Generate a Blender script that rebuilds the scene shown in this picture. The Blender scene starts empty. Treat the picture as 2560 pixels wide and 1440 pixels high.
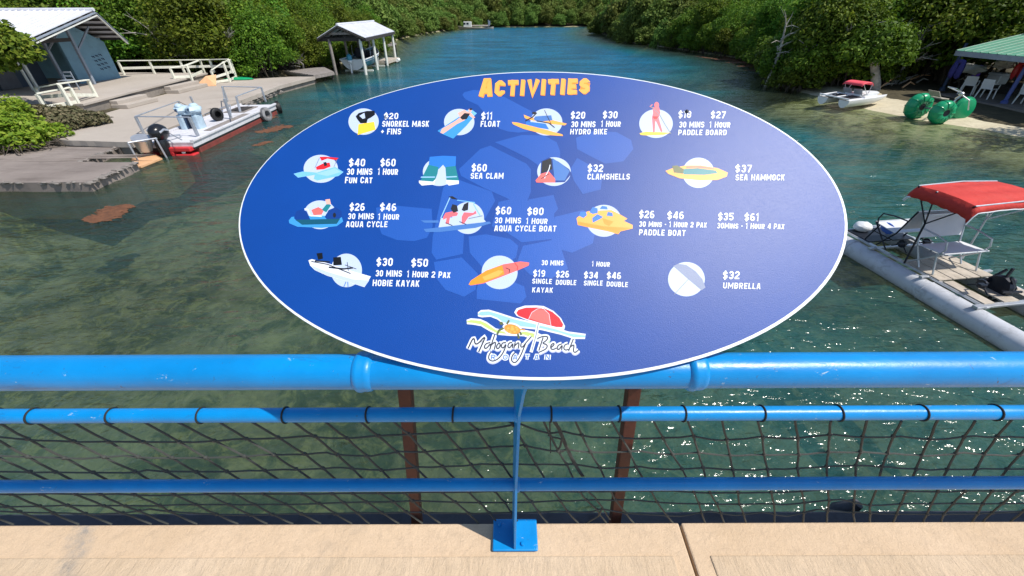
import bpy, math, random
from math import sin, cos, pi, radians, sqrt, atan2, exp
from mathutils import Vector, Matrix, noise
from mathutils.geometry import tessellate_polygon
R = random.Random(7)
SC = bpy.context.scene
COL = SC.collection

# ---------------------------------------------------------------- camera
F_PX, ROLL, CAM_Z = 1020.0, radians(.22), 4.0
PITCH = math.atan2(690, 1020)
fw = Vector((0, cos(PITCH), -sin(PITCH))); u0 = Vector((0, sin(PITCH), cos(PITCH))); r0 = Vector((1, 0, 0))
rt = r0*cos(ROLL) - u0*sin(ROLL); up = r0*sin(ROLL) + u0*cos(ROLL)
CAMP = Vector((0, 0, CAM_Z))
cd = bpy.data.cameras.new('camera'); cam = bpy.data.objects.new('camera', cd); COL.objects.link(cam)
cd.sensor_width = 36; cd.lens = 36*F_PX/2560; cd.clip_start = .05; cd.clip_end = 3000
mm = Matrix((rt, up, -fw)).transposed().to_4x4(); mm.translation = CAMP
cam.matrix_world = mm
SC.camera = cam
# ---------------------------------------------------------------- sun and sky
SUN = Vector((.61, -.24, 1)).normalized()
w = bpy.data.worlds.new('World'); SC.world = w; w.use_nodes = True
nt = w.node_tree; nt.nodes.clear()
so = nt.nodes.new('ShaderNodeOutputWorld'); bg = nt.nodes.new('ShaderNodeBackground'); sk = nt.nodes.new('ShaderNodeTexSky')
sk.sky_type = 'NISHITA'; sk.sun_disc = False
sk.sun_elevation = math.asin(SUN.z); sk.sun_rotation = atan2(SUN.x, SUN.y)
sk.air_density = 1.1; sk.dust_density = .6; sk.ozone_density = 1.5
bg.inputs['Strength'].default_value = .125
nt.links.new(sk.outputs[0], bg.inputs[0]); nt.links.new(bg.outputs[0], so.inputs[0])
ld = bpy.data.lights.new('sun', 'SUN'); ld.energy = 4.6; ld.angle = radians(.5); ld.color = (1, .94, .85)
sl = bpy.data.objects.new('sun', ld); COL.objects.link(sl)
sl.rotation_euler = SUN.to_track_quat('Z', 'Y').to_euler()
SC.view_settings.view_transform = 'Standard'; SC.view_settings.look = 'None'
SC.view_settings.exposure = .22; SC.view_settings.gamma = 1; SC.view_settings.use_curve_mapping = False

# ---------------------------------------------------------------- survey: where a sight line meets a real plane
def ray(x, y): return fw*F_PX + rt*(x-1280) - up*(y-720)
def at(x, y, z=0.0):
    d = ray(x, y); return CAMP + d*((z-CAM_Z)/d.z)
def aty(x, y, Y):
    d = ray(x, y); return CAMP + d*(Y/d.y)
def atplane(x, y, p, n):
    d = ray(x, y); return CAMP + d*((p-CAMP).dot(n)/d.dot(n))

# ---------------------------------------------------------------- materials
def lin(r, g, b):
    f = lambda c: (c/255/12.92) if c/255 <= .04045 else ((c/255+.055)/1.055)**2.4
    return (f(r), f(g), f(b))
class NT:
    def __init__(s, name):
        s.m = bpy.data.materials.new(name); s.m.use_nodes = True; s.t = s.m.node_tree; s.t.nodes.clear()
        s.out = s.n('ShaderNodeOutputMaterial')
    def n(s, typ, **k):
        nd = s.t.nodes.new(typ)
        for a, v in k.items(): setattr(nd, a, v)
        return nd
    def l(s, a, b): s.t.links.new(a, b)
    def coords(s, sc=(1, 1, 1), kind='Object', rot=(0, 0, 0)):
        tc = s.n('ShaderNodeTexCoord'); mp = s.n('ShaderNodeMapping'); mp.inputs['Scale'].default_value = sc
        mp.inputs['Rotation'].default_value = rot
        s.l(tc.outputs[kind], mp.inputs[0]); return mp.outputs[0]
    def noise(s, scale, detail=4, rough=.55, vec=None, dist=0):
        nd = s.n('ShaderNodeTexNoise'); nd.inputs['Scale'].default_value = scale; nd.inputs['Detail'].default_value = detail
        nd.inputs['Roughness'].default_value = rough; nd.inputs['Distortion'].default_value = dist
        if vec is not None: s.l(vec, nd.inputs['Vector'])
        return nd.outputs['Fac']
    def ramp(s, fac, stops):
        nd = s.n('ShaderNodeValToRGB'); e = nd.color_ramp.elements
        while len(e) < len(stops): e.new(.5)
        for i, (p, c) in enumerate(stops): e[i].position = p; e[i].color = (c[0], c[1], c[2], 1) if not isinstance(c, (int, float)) else (c, c, c, 1)
        s.l(fac, nd.inputs[0]); return nd.outputs['Color']
    def math(s, op, a, b=None, clamp=False):
        nd = s.n('ShaderNodeMath', operation=op, use_clamp=clamp)
        for i, v in enumerate((a, b)):
            if v is None: continue
            if isinstance(v, (int, float)): nd.inputs[i].default_value = v
            else: s.l(v, nd.inputs[i])
        return nd.outputs[0]
    def mix(s, fac, a, b, mode='MIX'):
        nd = s.n('ShaderNodeMix', data_type='RGBA', blend_type=mode)
        for i, v in ((0, fac), (6, a), (7, b)):
            if isinstance(v, (int, float)): nd.inputs[i].default_value = v
            elif isinstance(v, tuple): nd.inputs[i].default_value = (*v[:3], 1)
            else: s.l(v, nd.inputs[i])
        return nd.outputs[2]
    def bump(s, h, strength=.3, dist=.01, nrm=None):
        nd = s.n('ShaderNodeBump'); nd.inputs['Strength'].default_value = strength; nd.inputs['Distance'].default_value = dist
        s.l(h, nd.inputs['Height'])
        if nrm is not None: s.l(nrm, nd.inputs['Normal'])
        return nd.outputs[0]
    def bsdf(s, col, rough=.5, metal=0, nrm=None, spec=None, link=True):
        b = s.n('ShaderNodeBsdfPrincipled')
        for k, v in (('Base Color', col), ('Roughness', rough), ('Metallic', metal)):
            if isinstance(v, (int, float)): b.inputs[k].default_value = v
            elif isinstance(v, tuple): b.inputs[k].default_value = (*v[:3], 1)
            else: s.l(v, b.inputs[k])
        if spec is not None: b.inputs['Specular IOR Level'].default_value = spec
        if nrm is not None: s.l(nrm, b.inputs['Normal'])
        if link: s.l(b.outputs[0], s.out.inputs[0])
        return b
def mat(name, col, rough=.6, metal=0, var=.18, vs=3, bump=.15, bs=60, bd=.002, dirt=None, dirt_amt=.5, spec=None):
    t = NT(name); v = t.coords()
    n1 = t.noise(vs, 5, .6, v)
    lo = tuple(c*(1-var) for c in col); hi = tuple(min(1, c*(1+var)) for c in col)
    c = t.ramp(n1, [(.3, lo), (.7, hi)])
    if dirt:
        n2 = t.noise(vs*1.7, 8, .7, v, .6)
        c = t.mix(t.ramp(n2, [(.52, 0.0), (.68, dirt_amt)]), c, dirt)
    nb = t.bump(t.noise(bs, 3, .6, v), bump, bd) if bump else None
    rr = t.math('ADD', t.math('MULTIPLY', t.noise(vs*3, 3, .5, v), .16), rough-.08)
    t.bsdf(c, rr, metal, nb, spec); return t.m

M = {}
def rail_paint():
    t = NT('rail_blue'); v = t.coords()
    c = t.ramp(t.noise(5, 6, .65, v), [(.3, (.0, .19, .5)), (.7, (.0, .25, .64))])
    c = t.mix(t.ramp(t.noise(11, 7, .75, t.coords((.35, 1, 1)), 1.5), [(.6, 0.0), (.66, .5)]), c, (.01, .12, .33))
    c = t.mix(t.ramp(t.noise(38, 6, .8, t.coords((.5, 1, 1)), 1), [(.645, 0.0), (.66, .7)]), c, (.45, .55, .6))
    c = t.mix(t.ramp(t.noise(60, 5, .8, v, 1), [(.655, 0.0), (.68, .9)]), c, (.07, .03, .015))
    nb = t.bump(t.noise(42, 4, .6, t.coords((.6, 1, 1))), .5, .0018); nb = t.bump(t.noise(260, 3, .7, v), .25, .0006, nb)
    t.bsdf(c, t.math('ADD', t.math('MULTIPLY', t.noise(14, 5, .7, v), .3), .2), 0, nb, .45); return t.m
M['rail_blue'] = rail_paint()
M['rail_bare'] = mat('rail_bare', (.35, .38, .4), .5)
M['white_paint'] = mat('white_paint', (.66, .67, .63), .5, 0, .08, 2, .1, 40, .002, (.42, .4, .33), .5)
M['white_rail'] = mat('white_rail', (.74, .74, .64), .6, 0, .08, 3, .15, 40, .003, (.4, .38, .28), .5)
M['white_metal'] = mat('white_metal', (.68, .7, .73), .35, 0, .05, 2, .05, 40, .001, (.45, .42, .38), .35)
M['white_plastic'] = mat('white_plastic', (.7, .72, .74), .4, 0, .05, 2, .05)
M['alu'] = mat('aluminium', (.55, .57, .6), .38, .7, .1, 8, .1)
M['steel'] = mat('galvanised_steel', (.45, .48, .53), .42, .55, .15, 8, .1)
M['brown_post'] = mat('brown_post', (.085, .022, .013), .6, 0, .25, 9, .4, 30, .003, (.03, .012, .01), .6)
M['rope_dark'] = mat('rope_dark', (.048, .052, .048), .7, 0, .2, 20, .8, 420, .003)
M['rope_tie'] = mat('rope_tie', (.012, .014, .016), .8, 0, .2, 20, .5, 300, .002)
M['ledge'] = mat('ledge_grey', (.055, .06, .075), .8, 0, .25, 3, .4, 40, .004, (.02, .02, .025), .6)
M['black'] = mat('black_rubber', (.012, .012, .013), .55, 0, .2, 6, .2)
M['black_gloss'] = mat('black_gloss', (.01, .011, .014), .25, 0, .1, 6, 0)
M['dark_fabric'] = mat('dark_fabric', (.018, .02, .03), .85, 0, .2, 9, .4, 90, .002)
M['red_canvas'] = mat('red_canvas', (.5, .03, .02), .75, 0, .1, 3, .5, 14, .02)
M['pink_canvas'] = mat('pink_canvas', (.72, .07, .1), .75, 0, .1, 3, .5, 14, .02)
M['pontoon'] = mat('pontoon_plastic', (.5, .52, .56), .42, 0, .1, 4, .1, 20, .003, (.22, .22, .22), .5)
M['sling'] = mat('white_sling', (.62, .64, .68), .6, 0, .05, 4, .3, 200, .001)
M['blue_sling'] = mat('blue_sling', (.05, .14, .55), .6, 0, .1, 4)
M['navy'] = mat('navy_metal', (.012, .016, .028), .4, .3, .1, 5)
M['deck_wood'] = mat('weathered_plank', (.42, .37, .31), .75, 0, .22, 5, .4, 30, .004, (.2, .17, .13), .5)
M['grey_wood'] = mat('grey_wood', (.24, .215, .2), .8, 0, .25, 5, .5, 25, .006, (.1, .085, .07), .6)
M['tan_wood'] = mat('tan_plywood', (.62, .36, .19), .7, 0, .12, 4, .2)
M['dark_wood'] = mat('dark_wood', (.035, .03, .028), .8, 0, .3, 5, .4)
M['hull_red'] = mat('hull_red', (.2, .04, .032), .6, 0, .25, 4, .3, 25, .006, (.1, .05, .035), .7)
M['bright_red'] = mat('bright_red', (.55, .03, .035), .4, 0, .1, 4, .1)
M['barge_white'] = mat('barge_white', (.6, .6, .64), .5, 0, .08, 2, .15, 30, .003, (.33, .3, .26), .6)
M['pale_blue'] = mat('pale_blue_cover', (.38, .5, .6), .5, 0, .2, 3, .4, 12, .02)
M['deep_blue'] = mat('deep_blue', (.02, .045, .1), .5)
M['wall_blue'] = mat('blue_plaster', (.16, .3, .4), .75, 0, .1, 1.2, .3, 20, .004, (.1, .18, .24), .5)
M['wall_shade'] = mat('slate_wall', (.07, .095, .13), .8, 0, .15, 1.2, .2)  # inner wall of the recessed bay, its shade put into a darker blue
M['door_grey'] = mat('grey_door', (.13, .13, .145), .6)
M['trim_grey'] = mat('grey_trim', (.23, .27, .33), .6, 0, .12, 3, .2)
M['green_roof'] = mat('green_metal_roof', (.1, .3, .2), .5, 0, .12, 1.5, .1, 30, .003, (.16, .2, .15), .6)
M['green_plastic'] = mat('green_plastic', (.008, .3, .13), .3, 0, .1, 3, .05)
M['teal_boat'] = mat('teal_boat', (.05, .28, .42), .35, 0, .12, 1.5, .05)
M['bole'] = mat('bark', (.06, .048, .036), .85, 0, .35, 4, .8, 14, .02)
M['bark_pale'] = mat('pale_bark', (.34, .32, .29), .8, 0, .4, 5, .6, 14, .01)
M['fender'] = mat('fender', (.75, .75, .72), .4)
M['purple'] = mat('purple_cloth', (.16, .07, .55), .7)
M['stone'] = mat('stone', (.2, .18, .165), .85, 0, .3, 6, .6, 12, .02)

def concrete(name, c1, c2, stain, brushed=False, sc=1.0, amt=.6, streak=None, scar=None):
    t = NT(name); v = t.coords()
    c = t.ramp(t.noise(1.3*sc, 7, .65, v), [(.3, c1), (.7, c2)])
    c = t.mix(t.ramp(t.noise(.55*sc, 9, .72, v, .8), [(.55, 0.0), (.7, amt)]), c, stain)
    c = t.mix(t.math('MULTIPLY', t.noise(170, 3, .7, v), .5), c, tuple(x*.62 for x in c1))
    c = t.mix(t.ramp(t.noise(21, 6, .75, v), [(.34, .5), (.5, 0.0)]), c, tuple(x*.66 for x in c2))
    if streak:
        c = t.mix(t.ramp(t.noise(1.6, 6, .7, t.coords(streak)), [(.5, 0.0), (.75, .6)]), c, stain)
    if scar:   # one long worn stain lying along a line on the slab
        (ax, ay), (bx, by), w_ = scar; L_ = sqrt((bx-ax)**2+(by-ay)**2); nx_, ny_ = -(by-ay)/L_, (bx-ax)/L_
        s_ = t.n('ShaderNodeSeparateXYZ'); t.l(v, s_.inputs[0])
        d_ = t.math('ADD', t.math('ADD', t.math('MULTIPLY', s_.outputs[0], nx_), t.math('MULTIPLY', s_.outputs[1], ny_)), -(ax*nx_+ay*ny_))
        d_ = t.math('ABSOLUTE', t.math('ADD', d_, t.math('MULTIPLY', t.math('SUBTRACT', t.noise(9, 4, .7, v), .5), w_*2.2)))
        k_ = t.math('SUBTRACT', 1.0, t.math('DIVIDE', d_, w_), True)
        c = t.mix(t.math('MULTIPLY', k_, t.ramp(t.noise(40, 5, .8, v), [(.38, .2), (.6, .95)])), c, stain)
    c = t.mix(t.ramp(t.noise(330, 2, .6, v), [(.6, 0.0), (.7, .45)]), c, (.2, .15, .1))
    h = t.noise(34 if not brushed else 30, 6, .75, t.coords((1, .35, 1)) if brushed else v, .4)
    nb = t.bump(h, 1.0 if brushed else .7, .009)
    nb = t.bump(t.noise(240, 2, .6, v), .4, .0015, nb)
    t.bsdf(c, .85, 0, nb, .3); return t.m
M['deck_conc'] = concrete('walkway_concrete', (.56, .42, .28), (.68, .53, .38), (.3, .26, .22), True, 1.6, .6, None, ((-1.62, .78), (-1.5, .55), .05))
M['deck_edge'] = concrete('walkway_trowelled', (.6, .44, .29), (.7, .53, .37), (.32, .28, .24), False, 1.6, .55, None, ((-1.62, .78), (-1.5, .55), .06))
M['dock_conc'] = concrete('dock_concrete', (.38, .335, .29), (.5, .45, .4), (.25, .21, .18), False, .25, .6)
M['wall_conc'] = concrete('stained_concrete', (.2, .18, .16), (.34, .3, .26), (.1, .09, .08), False, 1.2, .8, (1.2, 1.2, .2))
M['ramp_conc'] = concrete('ramp_concrete', (.19, .16, .145), (.33, .285, .26), (.07, .055, .048), False, .45, .7, (.3, 1.5, 1))

# corrugated roof sheet: real ribs are built, this is the sheet
M['roof_white'] = mat('white_roof_sheet', (.66, .67, .72), .38, .1, .06, 1.5, .08, 20, .003, (.42, .4, .4), .4)

# foliage
def leaf_mat(name, stops, trans=.35, rough=.6, rnd=1.0):
    t = NT(name)
    a = t.n('ShaderNodeAttribute', attribute_name='tint')
    oi = t.n('ShaderNodeObjectInfo')
    c = t.ramp(a.outputs['Fac'], stops)
    hsv = t.n('ShaderNodeHueSaturation'); t.l(c, hsv.inputs['Color'])
    t.l(t.math('ADD', t.math('MULTIPLY', oi.outputs['Random'], .065*rnd), .472+.03*(1-rnd)), hsv.inputs['Hue'])
    t.l(t.math('ADD', t.math('MULTIPLY', oi.outputs['Random'], .55*rnd), .7+.35*(1-rnd)), hsv.inputs['Value'])
    b = t.bsdf(hsv.outputs[0], rough, 0, None, .22, link=False)
    tr = t.n('ShaderNodeBsdfTranslucent'); t.l(hsv.outputs[0], tr.inputs[0])
    mx = t.n('ShaderNodeMixShader'); mx.inputs[0].default_value = trans
    t.l(b.outputs[0], mx.inputs[1]); t.l(tr.outputs[0], mx.inputs[2]); t.l(mx.outputs[0], t.out.inputs[0])
    return t.m
M['leaf'] = leaf_mat('mangrove_leaf', [(.0, (.028, .055, .006)), (.4, (.075, .14, .012)), (.75, (.15, .24, .018)), (1, (.24, .3, .035))])
M['leaf_bright'] = leaf_mat('bright_leaf', [(.0, (.04, .075, .008)), (.4, (.1, .18, .014)), (.75, (.18, .29, .022)), (1, (.28, .36, .04))], .4, .55, 0)
M['leaf_far'] = leaf_mat('far_leaf', [(0, (.05, .08, .014)), (.5, (.11, .165, .025)), (1, (.19, .25, .05))], .25, .7)
M['leaf_dry'] = leaf_mat('dry_leaf', [(0, (.07, .075, .035)), (.5, (.12, .12, .06)), (1, (.2, .17, .1))], .2, .7)
M['sargassum'] = mat('sargassum_weed', (.13, .052, .022), .8, 0, .4, 8, .8, 25, .02, (.12, .04, .015), .7)

# ---------------------------------------------------------------- mesh builder
ROOT = {}
class MB:
    def __init__(s): s.v = []; s.f = []; s.m = []; s.mi = 0
    def _add(s, vs, fs):
        k = len(s.v); s.v += [tuple(p) for p in vs]; s.f += [tuple(i+k for i in f) for f in fs]; s.m += [s.mi]*len(fs); return s
    def box(s, c, d, rz=0, ry=0, rx=0):
        from mathutils import Euler
        m = Euler((rx, ry, rz)).to_matrix(); c = Vector(c)
        vs = [c + m @ Vector((sx*d[0]/2, sy*d[1]/2, sz*d[2]/2)) for sx in (-1, 1) for sy in (-1, 1) for sz in (-1, 1)]
        return s._add(vs, [(0, 1, 3, 2), (4, 6, 7, 5), (0, 4, 5, 1), (2, 3, 7, 6), (0, 2, 6, 4), (1, 5, 7, 3)])
    def beam(s, p, q, w_, h_, upv=(0, 0, 1)):
        p, q = Vector(p), Vector(q); d = (q-p).normalized(); sd = d.cross(Vector(upv))
        if sd.length < 1e-4: sd = Vector((1, 0, 0))
        sd.normalize(); u_ = sd.cross(d)
        vs = [a + sd*(i*w_/2) + u_*(j*h_/2) for a in (p, q) for i, j in ((-1, -1), (1, -1), (1, 1), (-1, 1))]
        return s._add(vs, [(0, 3, 2, 1), (4, 5, 6, 7), (0, 1, 5, 4), (1, 2, 6, 5), (2, 3, 7, 6), (3, 0, 4, 7)])
    def tube(s, pts, r, n=8, closed=False):
        pts = [Vector(p) for p in pts]; N = len(pts); rr = r if isinstance(r, (list, tuple)) else [r]*N
        vs = []; prev = None
        for i, p in enumerate(pts):
            if closed: d = pts[(i+1) % N]-pts[i-1]
            else: d = pts[min(i+1, N-1)]-pts[max(i-1, 0)]
            d.normalize()
            if prev is None:
                a = Vector((0, 0, 1)) if abs(d.z) < .9 else Vector((1, 0, 0)); s1 = d.cross(a).normalized()
            else: s1 = (prev - d*prev.dot(d)).normalized()
            prev = s1; s2 = d.cross(s1)
            for k in range(n):
                a = 2*pi*k/n; vs.append(p + (s1*cos(a)+s2*sin(a))*rr[i])
        fs = []
        for i in range(N if closed else N-1):
            j = (i+1) % N
            for k in range(n): fs.append((i*n+k, i*n+(k+1) % n, j*n+(k+1) % n, j*n+k))
        if not closed: fs += [tuple(range(n-1, -1, -1)), tuple((N-1)*n+k for k in range(n))]
        return s._add(vs, fs)
    def lathe(s, prof, c=(0, 0, 0), axis=(0, 0, 1), n=20):
        ax = Vector(axis).normalized(); a = Vector((0, 0, 1)) if abs(ax.z) < .9 else Vector((1, 0, 0))
        s1 = ax.cross(a).normalized(); s2 = ax.cross(s1); c = Vector(c)
        vs = [c + ax*h + (s1*cos(2*pi*k/n)+s2*sin(2*pi*k/n))*r for r, h in prof for k in range(n)]
        fs = [(i*n+k, i*n+(k+1) % n, (i+1)*n+(k+1) % n, (i+1)*n+k) for i in range(len(prof)-1) for k in range(n)]
        if prof[0][0] > 1e-4: fs.append(tuple(range(n-1, -1, -1)))
        if prof[-1][0] > 1e-4: fs.append(tuple((len(prof)-1)*n+k for k in range(n)))
        return s._add(vs, fs)
    def ell(s, c, d, n=14, m=8, jit=0, sd=0):
        c = Vector(c); vs = []
        for i in range(m+1):
            th = pi*i/m
            for k in range(n):
                ph = 2*pi*k/n; q = Vector((sin(th)*cos(ph), sin(th)*sin(ph), cos(th)))
                j = 1 + jit*noise.noise(q*2.3+Vector((sd, sd*1.7, 0)))
                vs.append(c+Vector((q.x*d[0], q.y*d[1], q.z*d[2]))*j)
        return s._add(vs, [(i*n+k, (i+1)*n+k, (i+1)*n+(k+1) % n, i*n+(k+1) % n) for i in range(m) for k in range(n)])
    def prism(s, poly, z0, z1):
        n = len(poly); poly = [Vector((p[0], p[1], 0)) for p in poly]
        a = sum(poly[i].x*poly[(i+1) % n].y-poly[(i+1) % n].x*poly[i].y for i in range(n))
        if a < 0: poly.reverse()
        tri = tessellate_polygon([poly]); f0 = z0 if callable(z0) else (lambda p: z0); f1 = z1 if callable(z1) else (lambda p: z1)
        vs = [(p.x, p.y, f0(p)) for p in poly]+[(p.x, p.y, f1(p)) for p in poly]
        fs = []
        for t in tri:
            q = [poly[i] for i in t]; ccw = (q[1]-q[0]).cross(q[2]-q[0]).z > 0
            t = t if ccw else t[::-1]
            fs.append(tuple(i+n for i in t)); fs.append(tuple(t[::-1]))
        fs += [(i, (i+1) % n, (i+1) % n+n, i+n) for i in range(n)]
        return s._add(vs, fs)
    def slab(s, pts, th, nrm):
        """polygon of 3D points given thickness th along -nrm"""
        n = len(pts); pts = [Vector(p) for p in pts]; nr = Vector(nrm).normalized()
        vs = pts+[p-nr*th for p in pts]
        fs = [tuple(range(n)), tuple(range(2*n-1, n-1, -1))]+[(i, i+n, (i+1) % n+n, (i+1) % n) for i in range(n)]
        return s._add(vs, fs)
    def grid(s, fn, nu, nv):
        vs = [fn(i/nu, j/nv) for i in range(nu+1) for j in range(nv+1)]
        return s._add(vs, [(i*(nv+1)+j, (i+1)*(nv+1)+j, (i+1)*(nv+1)+j+1, i*(nv+1)+j+1) for i in range(nu) for j in range(nv)])
    def mesh(s, name, mats, off=Vector((0, 0, 0)), smooth=False):
        me = bpy.data.meshes.new(name)
        me.from_pydata([(a[0]-off.x, a[1]-off.y, a[2]-off.z) for a in s.v], [], s.f)
        if not isinstance(mats, (list, tuple)): mats = [mats]
        for m_ in mats: me.materials.append(m_ if not isinstance(m_, str) else M[m_])
        me.polygons.foreach_set('material_index', [min(i, len(mats)-1) for i in s.m])
        if smooth:
            me.polygons.foreach_set('use_smooth', [True]*len(me.polygons))
            try: me.set_sharp_from_angle(angle=radians(40))
            except Exception: pass
        me.update(); return me
    def build(s, name, mats, parent=None, smooth=False, bevel=0, label=None, kind=None):
        off = ROOT.get(parent.name, Vector((0, 0, 0))) if parent else Vector((0, 0, 0))
        o = bpy.data.objects.new(name, s.mesh(name, mats, off, smooth)); COL.objects.link(o)
        if parent: o.parent = parent; ROOT[o.name] = off
        if bevel:
            b = o.modifiers.new('bevel', 'BEVEL'); b.width = bevel; b.segments = 2; b.limit_method = 'ANGLE'; b.angle_limit = radians(35)
        if label: o['label'] = label
        if kind: o['kind'] = kind
        return o
def thing(name, label, cat, loc=(0, 0, 0), group=None):
    o = bpy.data.objects.new(name, None); COL.objects.link(o); o.location = loc; o.empty_display_size = .2
    o['label'] = label; o['category'] = cat
    if group: o['group'] = group
    ROOT[o.name] = Vector(loc); return o
def tag(o, label, cat, group=None):
    o['label'] = label; o['category'] = cat
    if group: o['group'] = group
    return o
def struct(o): o['kind'] = 'structure'; return o
def dup(root, loc, rz=0, sc=1.0, label=None, group=None):
    r = root.copy(); COL.objects.link(r); r.location = loc; r.rotation_euler = (0, 0, rz); r.scale = (sc,)*3 if isinstance(sc, (int, float)) else sc
    if label: r['label'] = label
    if group: r['group'] = group
    for ch in list(root.children):
        c = ch.copy(); COL.objects.link(c); c.parent = r
        for g in ch.children:
            d = g.copy(); COL.objects.link(d); d.parent = c
    return r
def catenary(p, q, sag, n=8):
    p, q = Vector(p), Vector(q); return [p.lerp(q, i/n)-Vector((0, 0, sag*4*(i/n)*(1-i/n))) for i in range(n+1)]
# ================================================================ ground, water
def interp(tab, y):
    if y <= tab[0][0]: return tab[0][1]
    for (a, va), (b, vb) in zip(tab, tab[1:]):
        if y <= b: t = (y-a)/(b-a); return va+(vb-va)*t
    return tab[-1][1]
XL = [(-30, -15), (8, -15), (14, -16), (28, -18), (31, -16.5), (34, -15.6), (39, -16.3), (52, -16), (83, -20), (107, -20), (140, -15.5), (156, -9), (200, -9)]
XR = [(-30, 30), (6, 24), (14, 20.2), (16, 19.4), (18.6, 18.3), (21, 17.5), (24, 17.4), (26, 17.3), (29, 17.2), (33, 19.3), (39, 22), (46, 23.4), (59, 21.4), (75, 18.4), (104, 19.6), (150, 28), (200, 30)]
def ground_h(x, y):
    dl = x-interp(XL, y); dr = interp(XR, y)-x; df = 156-y
    nz = noise.noise(Vector((x*.23, y*.23, 0)))
    mx = 1.75+3.8*min(1, max(0, (y-13)/22)) + nz*.5 + min(1.2, max(0, (x+3)*.12))*(1 if y < 20 else 0)
    beach = 5 < y < 27
    hl = -.55*dl; hf = -.5*df
    if beach:
        k = min(1, (y-5)/4, (27-y)/3); sl = .5*(1-k)+.075*k
        hr = -sl*dr - (.16*(dr-2.2)**1.7 if dr > 2.2 else 0)
    else: hr = -.5*dr
    h = max(hl, hr, hf, -mx)
    if h > 0:
        d = max(-dl, -dr, -df)
        lim = .35 if (dr < 0 and beach) else .5
        h = min(h, lim) + max(0, d-6)*.05*(1 if y > 40 else .4) + .05*nz
        if -df > 8: h += (-df-8)*.12
    else: h += .1*nz*min(1, -h*2)
    return min(h, 32)
def axis(a, b, st, ext):
    v = [a+i*st for i in range(int((b-a)/st)+1)]; g = st
    lo, hi = [], []
    x = a
    while x > -ext: g *= 1.5; x -= g; lo.append(x)
    g = st; x = v[-1]
    while x < ext: g *= 1.5; x += g; hi.append(x)
    return lo[::-1]+v+hi
gx = axis(-32, 32, .8, 900); gy = axis(-6, 60, .8, 60); gy = [y for y in gy if y <= 60]+[60+i*3 for i in range(1, 45)]+[200+40*i for i in range(1, 22)]
gy = [-900, -300, -80, -30, -12]+[y for y in gy if y > -7]
nx, ny = len(gx), len(gy)
g = MB(); g.v = [(x, y, ground_h(x, y)) for x in gx for y in gy]
g.f = [(i*ny+j, (i+1)*ny+j, (i+1)*ny+j+1, i*ny+j+1) for i in range(nx-1) for j in range(ny-1)]; g.m = [0]*len(g.f)
t = NT('seabed_and_soil'); v = t.coords()
ge = t.n('ShaderNodeNewGeometry'); sp = t.n('ShaderNodeSeparateXYZ'); t.l(ge.outputs['Position'], sp.inputs[0])
weed = t.ramp(t.noise(.32, 8, .62, v, .7), [(.4, 0.0), (.6, 1.0)])
fine = t.noise(2.6, 8, .75, v, .8)
sand = t.ramp(fine, [(.3, (.42, .37, .26)), (.7, (.6, .54, .4))])
grass = t.ramp(fine, [(.36, (.03, .035, .02)), (.5, (.12, .12, .055)), (.6, (.42, .38, .17))])
# sand shelf by the beach, sea grass elsewhere
side = t.math('MULTIPLY', t.math('ADD', t.math('MULTIPLY', sp.outputs[0], .3), -3.1, True), t.math('ADD', t.math('MULTIPLY', sp.outputs[1], -.4), 10.9, True))
wd = t.math('MULTIPLY', t.math('MAXIMUM', weed, .3), t.math('SUBTRACT', 1.0, side), True)
wd2 = t.math('MAXIMUM', wd, t.math('MULTIPLY', t.ramp(t.noise(.8, 7, .7, v, .5), [(.44, 0.0), (.56, .95)]), t.math('LESS_THAN', sp.outputs[2], -.04)))
col = t.mix(wd2, sand, grass)
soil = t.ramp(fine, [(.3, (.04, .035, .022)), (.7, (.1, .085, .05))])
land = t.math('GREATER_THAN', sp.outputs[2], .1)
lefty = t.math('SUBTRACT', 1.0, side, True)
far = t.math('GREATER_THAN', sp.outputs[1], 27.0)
inland_shade = t.math('GREATER_THAN', t.math('ADD', sp.outputs[0], t.math('MULTIPLY', t.noise(1.1, 4, .6, v), .9)), 20.4)  # shaded ground past the sand strip, painted in with the soil colour
col = t.mix(t.math('MULTIPLY', land, t.math('MAXIMUM', t.math('MAXIMUM', lefty, far), inland_shade)), col, soil)
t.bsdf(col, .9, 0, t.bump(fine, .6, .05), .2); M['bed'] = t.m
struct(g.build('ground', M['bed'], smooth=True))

# water sheet carries its real local depth
wx = axis(-24, 32, .8, 600); wy = [-600, -200, -60, -20]+[-6+.8*i for i in range(84)]+[61+3*i for i in range(38)]+[200, 600]
g = MB(); nx, ny = len(wx), len(wy)
g.v = [(x, y, 0.0) for x in wx for y in wy]
g.f = [(i*ny+j, (i+1)*ny+j, (i+1)*ny+j+1, i*ny+j+1) for i in range(nx-1) for j in range(ny-1)]; g.m = [0]*len(g.f)
t = NT('sea_water')
a = t.n('ShaderNodeAttribute', attribute_name='depth'); dep = a.outputs['Fac']
clear = t.n('ShaderNodeMath', operation='POWER'); clear.inputs[0].default_value = .7; t.l(dep, clear.inputs[1])
v = t.coords()
body = t.ramp(t.math('DIVIDE', dep, 6.0), [(0, (.075, .1, .06)), (.25, (.042, .075, .058)), (.38, (.028, .095, .08)), (.6, (.004, .125, .15)), (.85, (.0, .14, .26))])
patch = t.ramp(t.noise(.16, 6, .6, t.coords((1, 1.6, 1))), [(.4, .62), (.62, 1.15)])
body = t.mix(1.0, body, patch, 'MULTIPLY')
df = t.n('ShaderNodeBsdfDiffuse'); t.l(body, df.inputs[0])
tr = t.n('ShaderNodeBsdfTransparent'); tr.inputs[0].default_value = (.66, .75, .62, 1)
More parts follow.
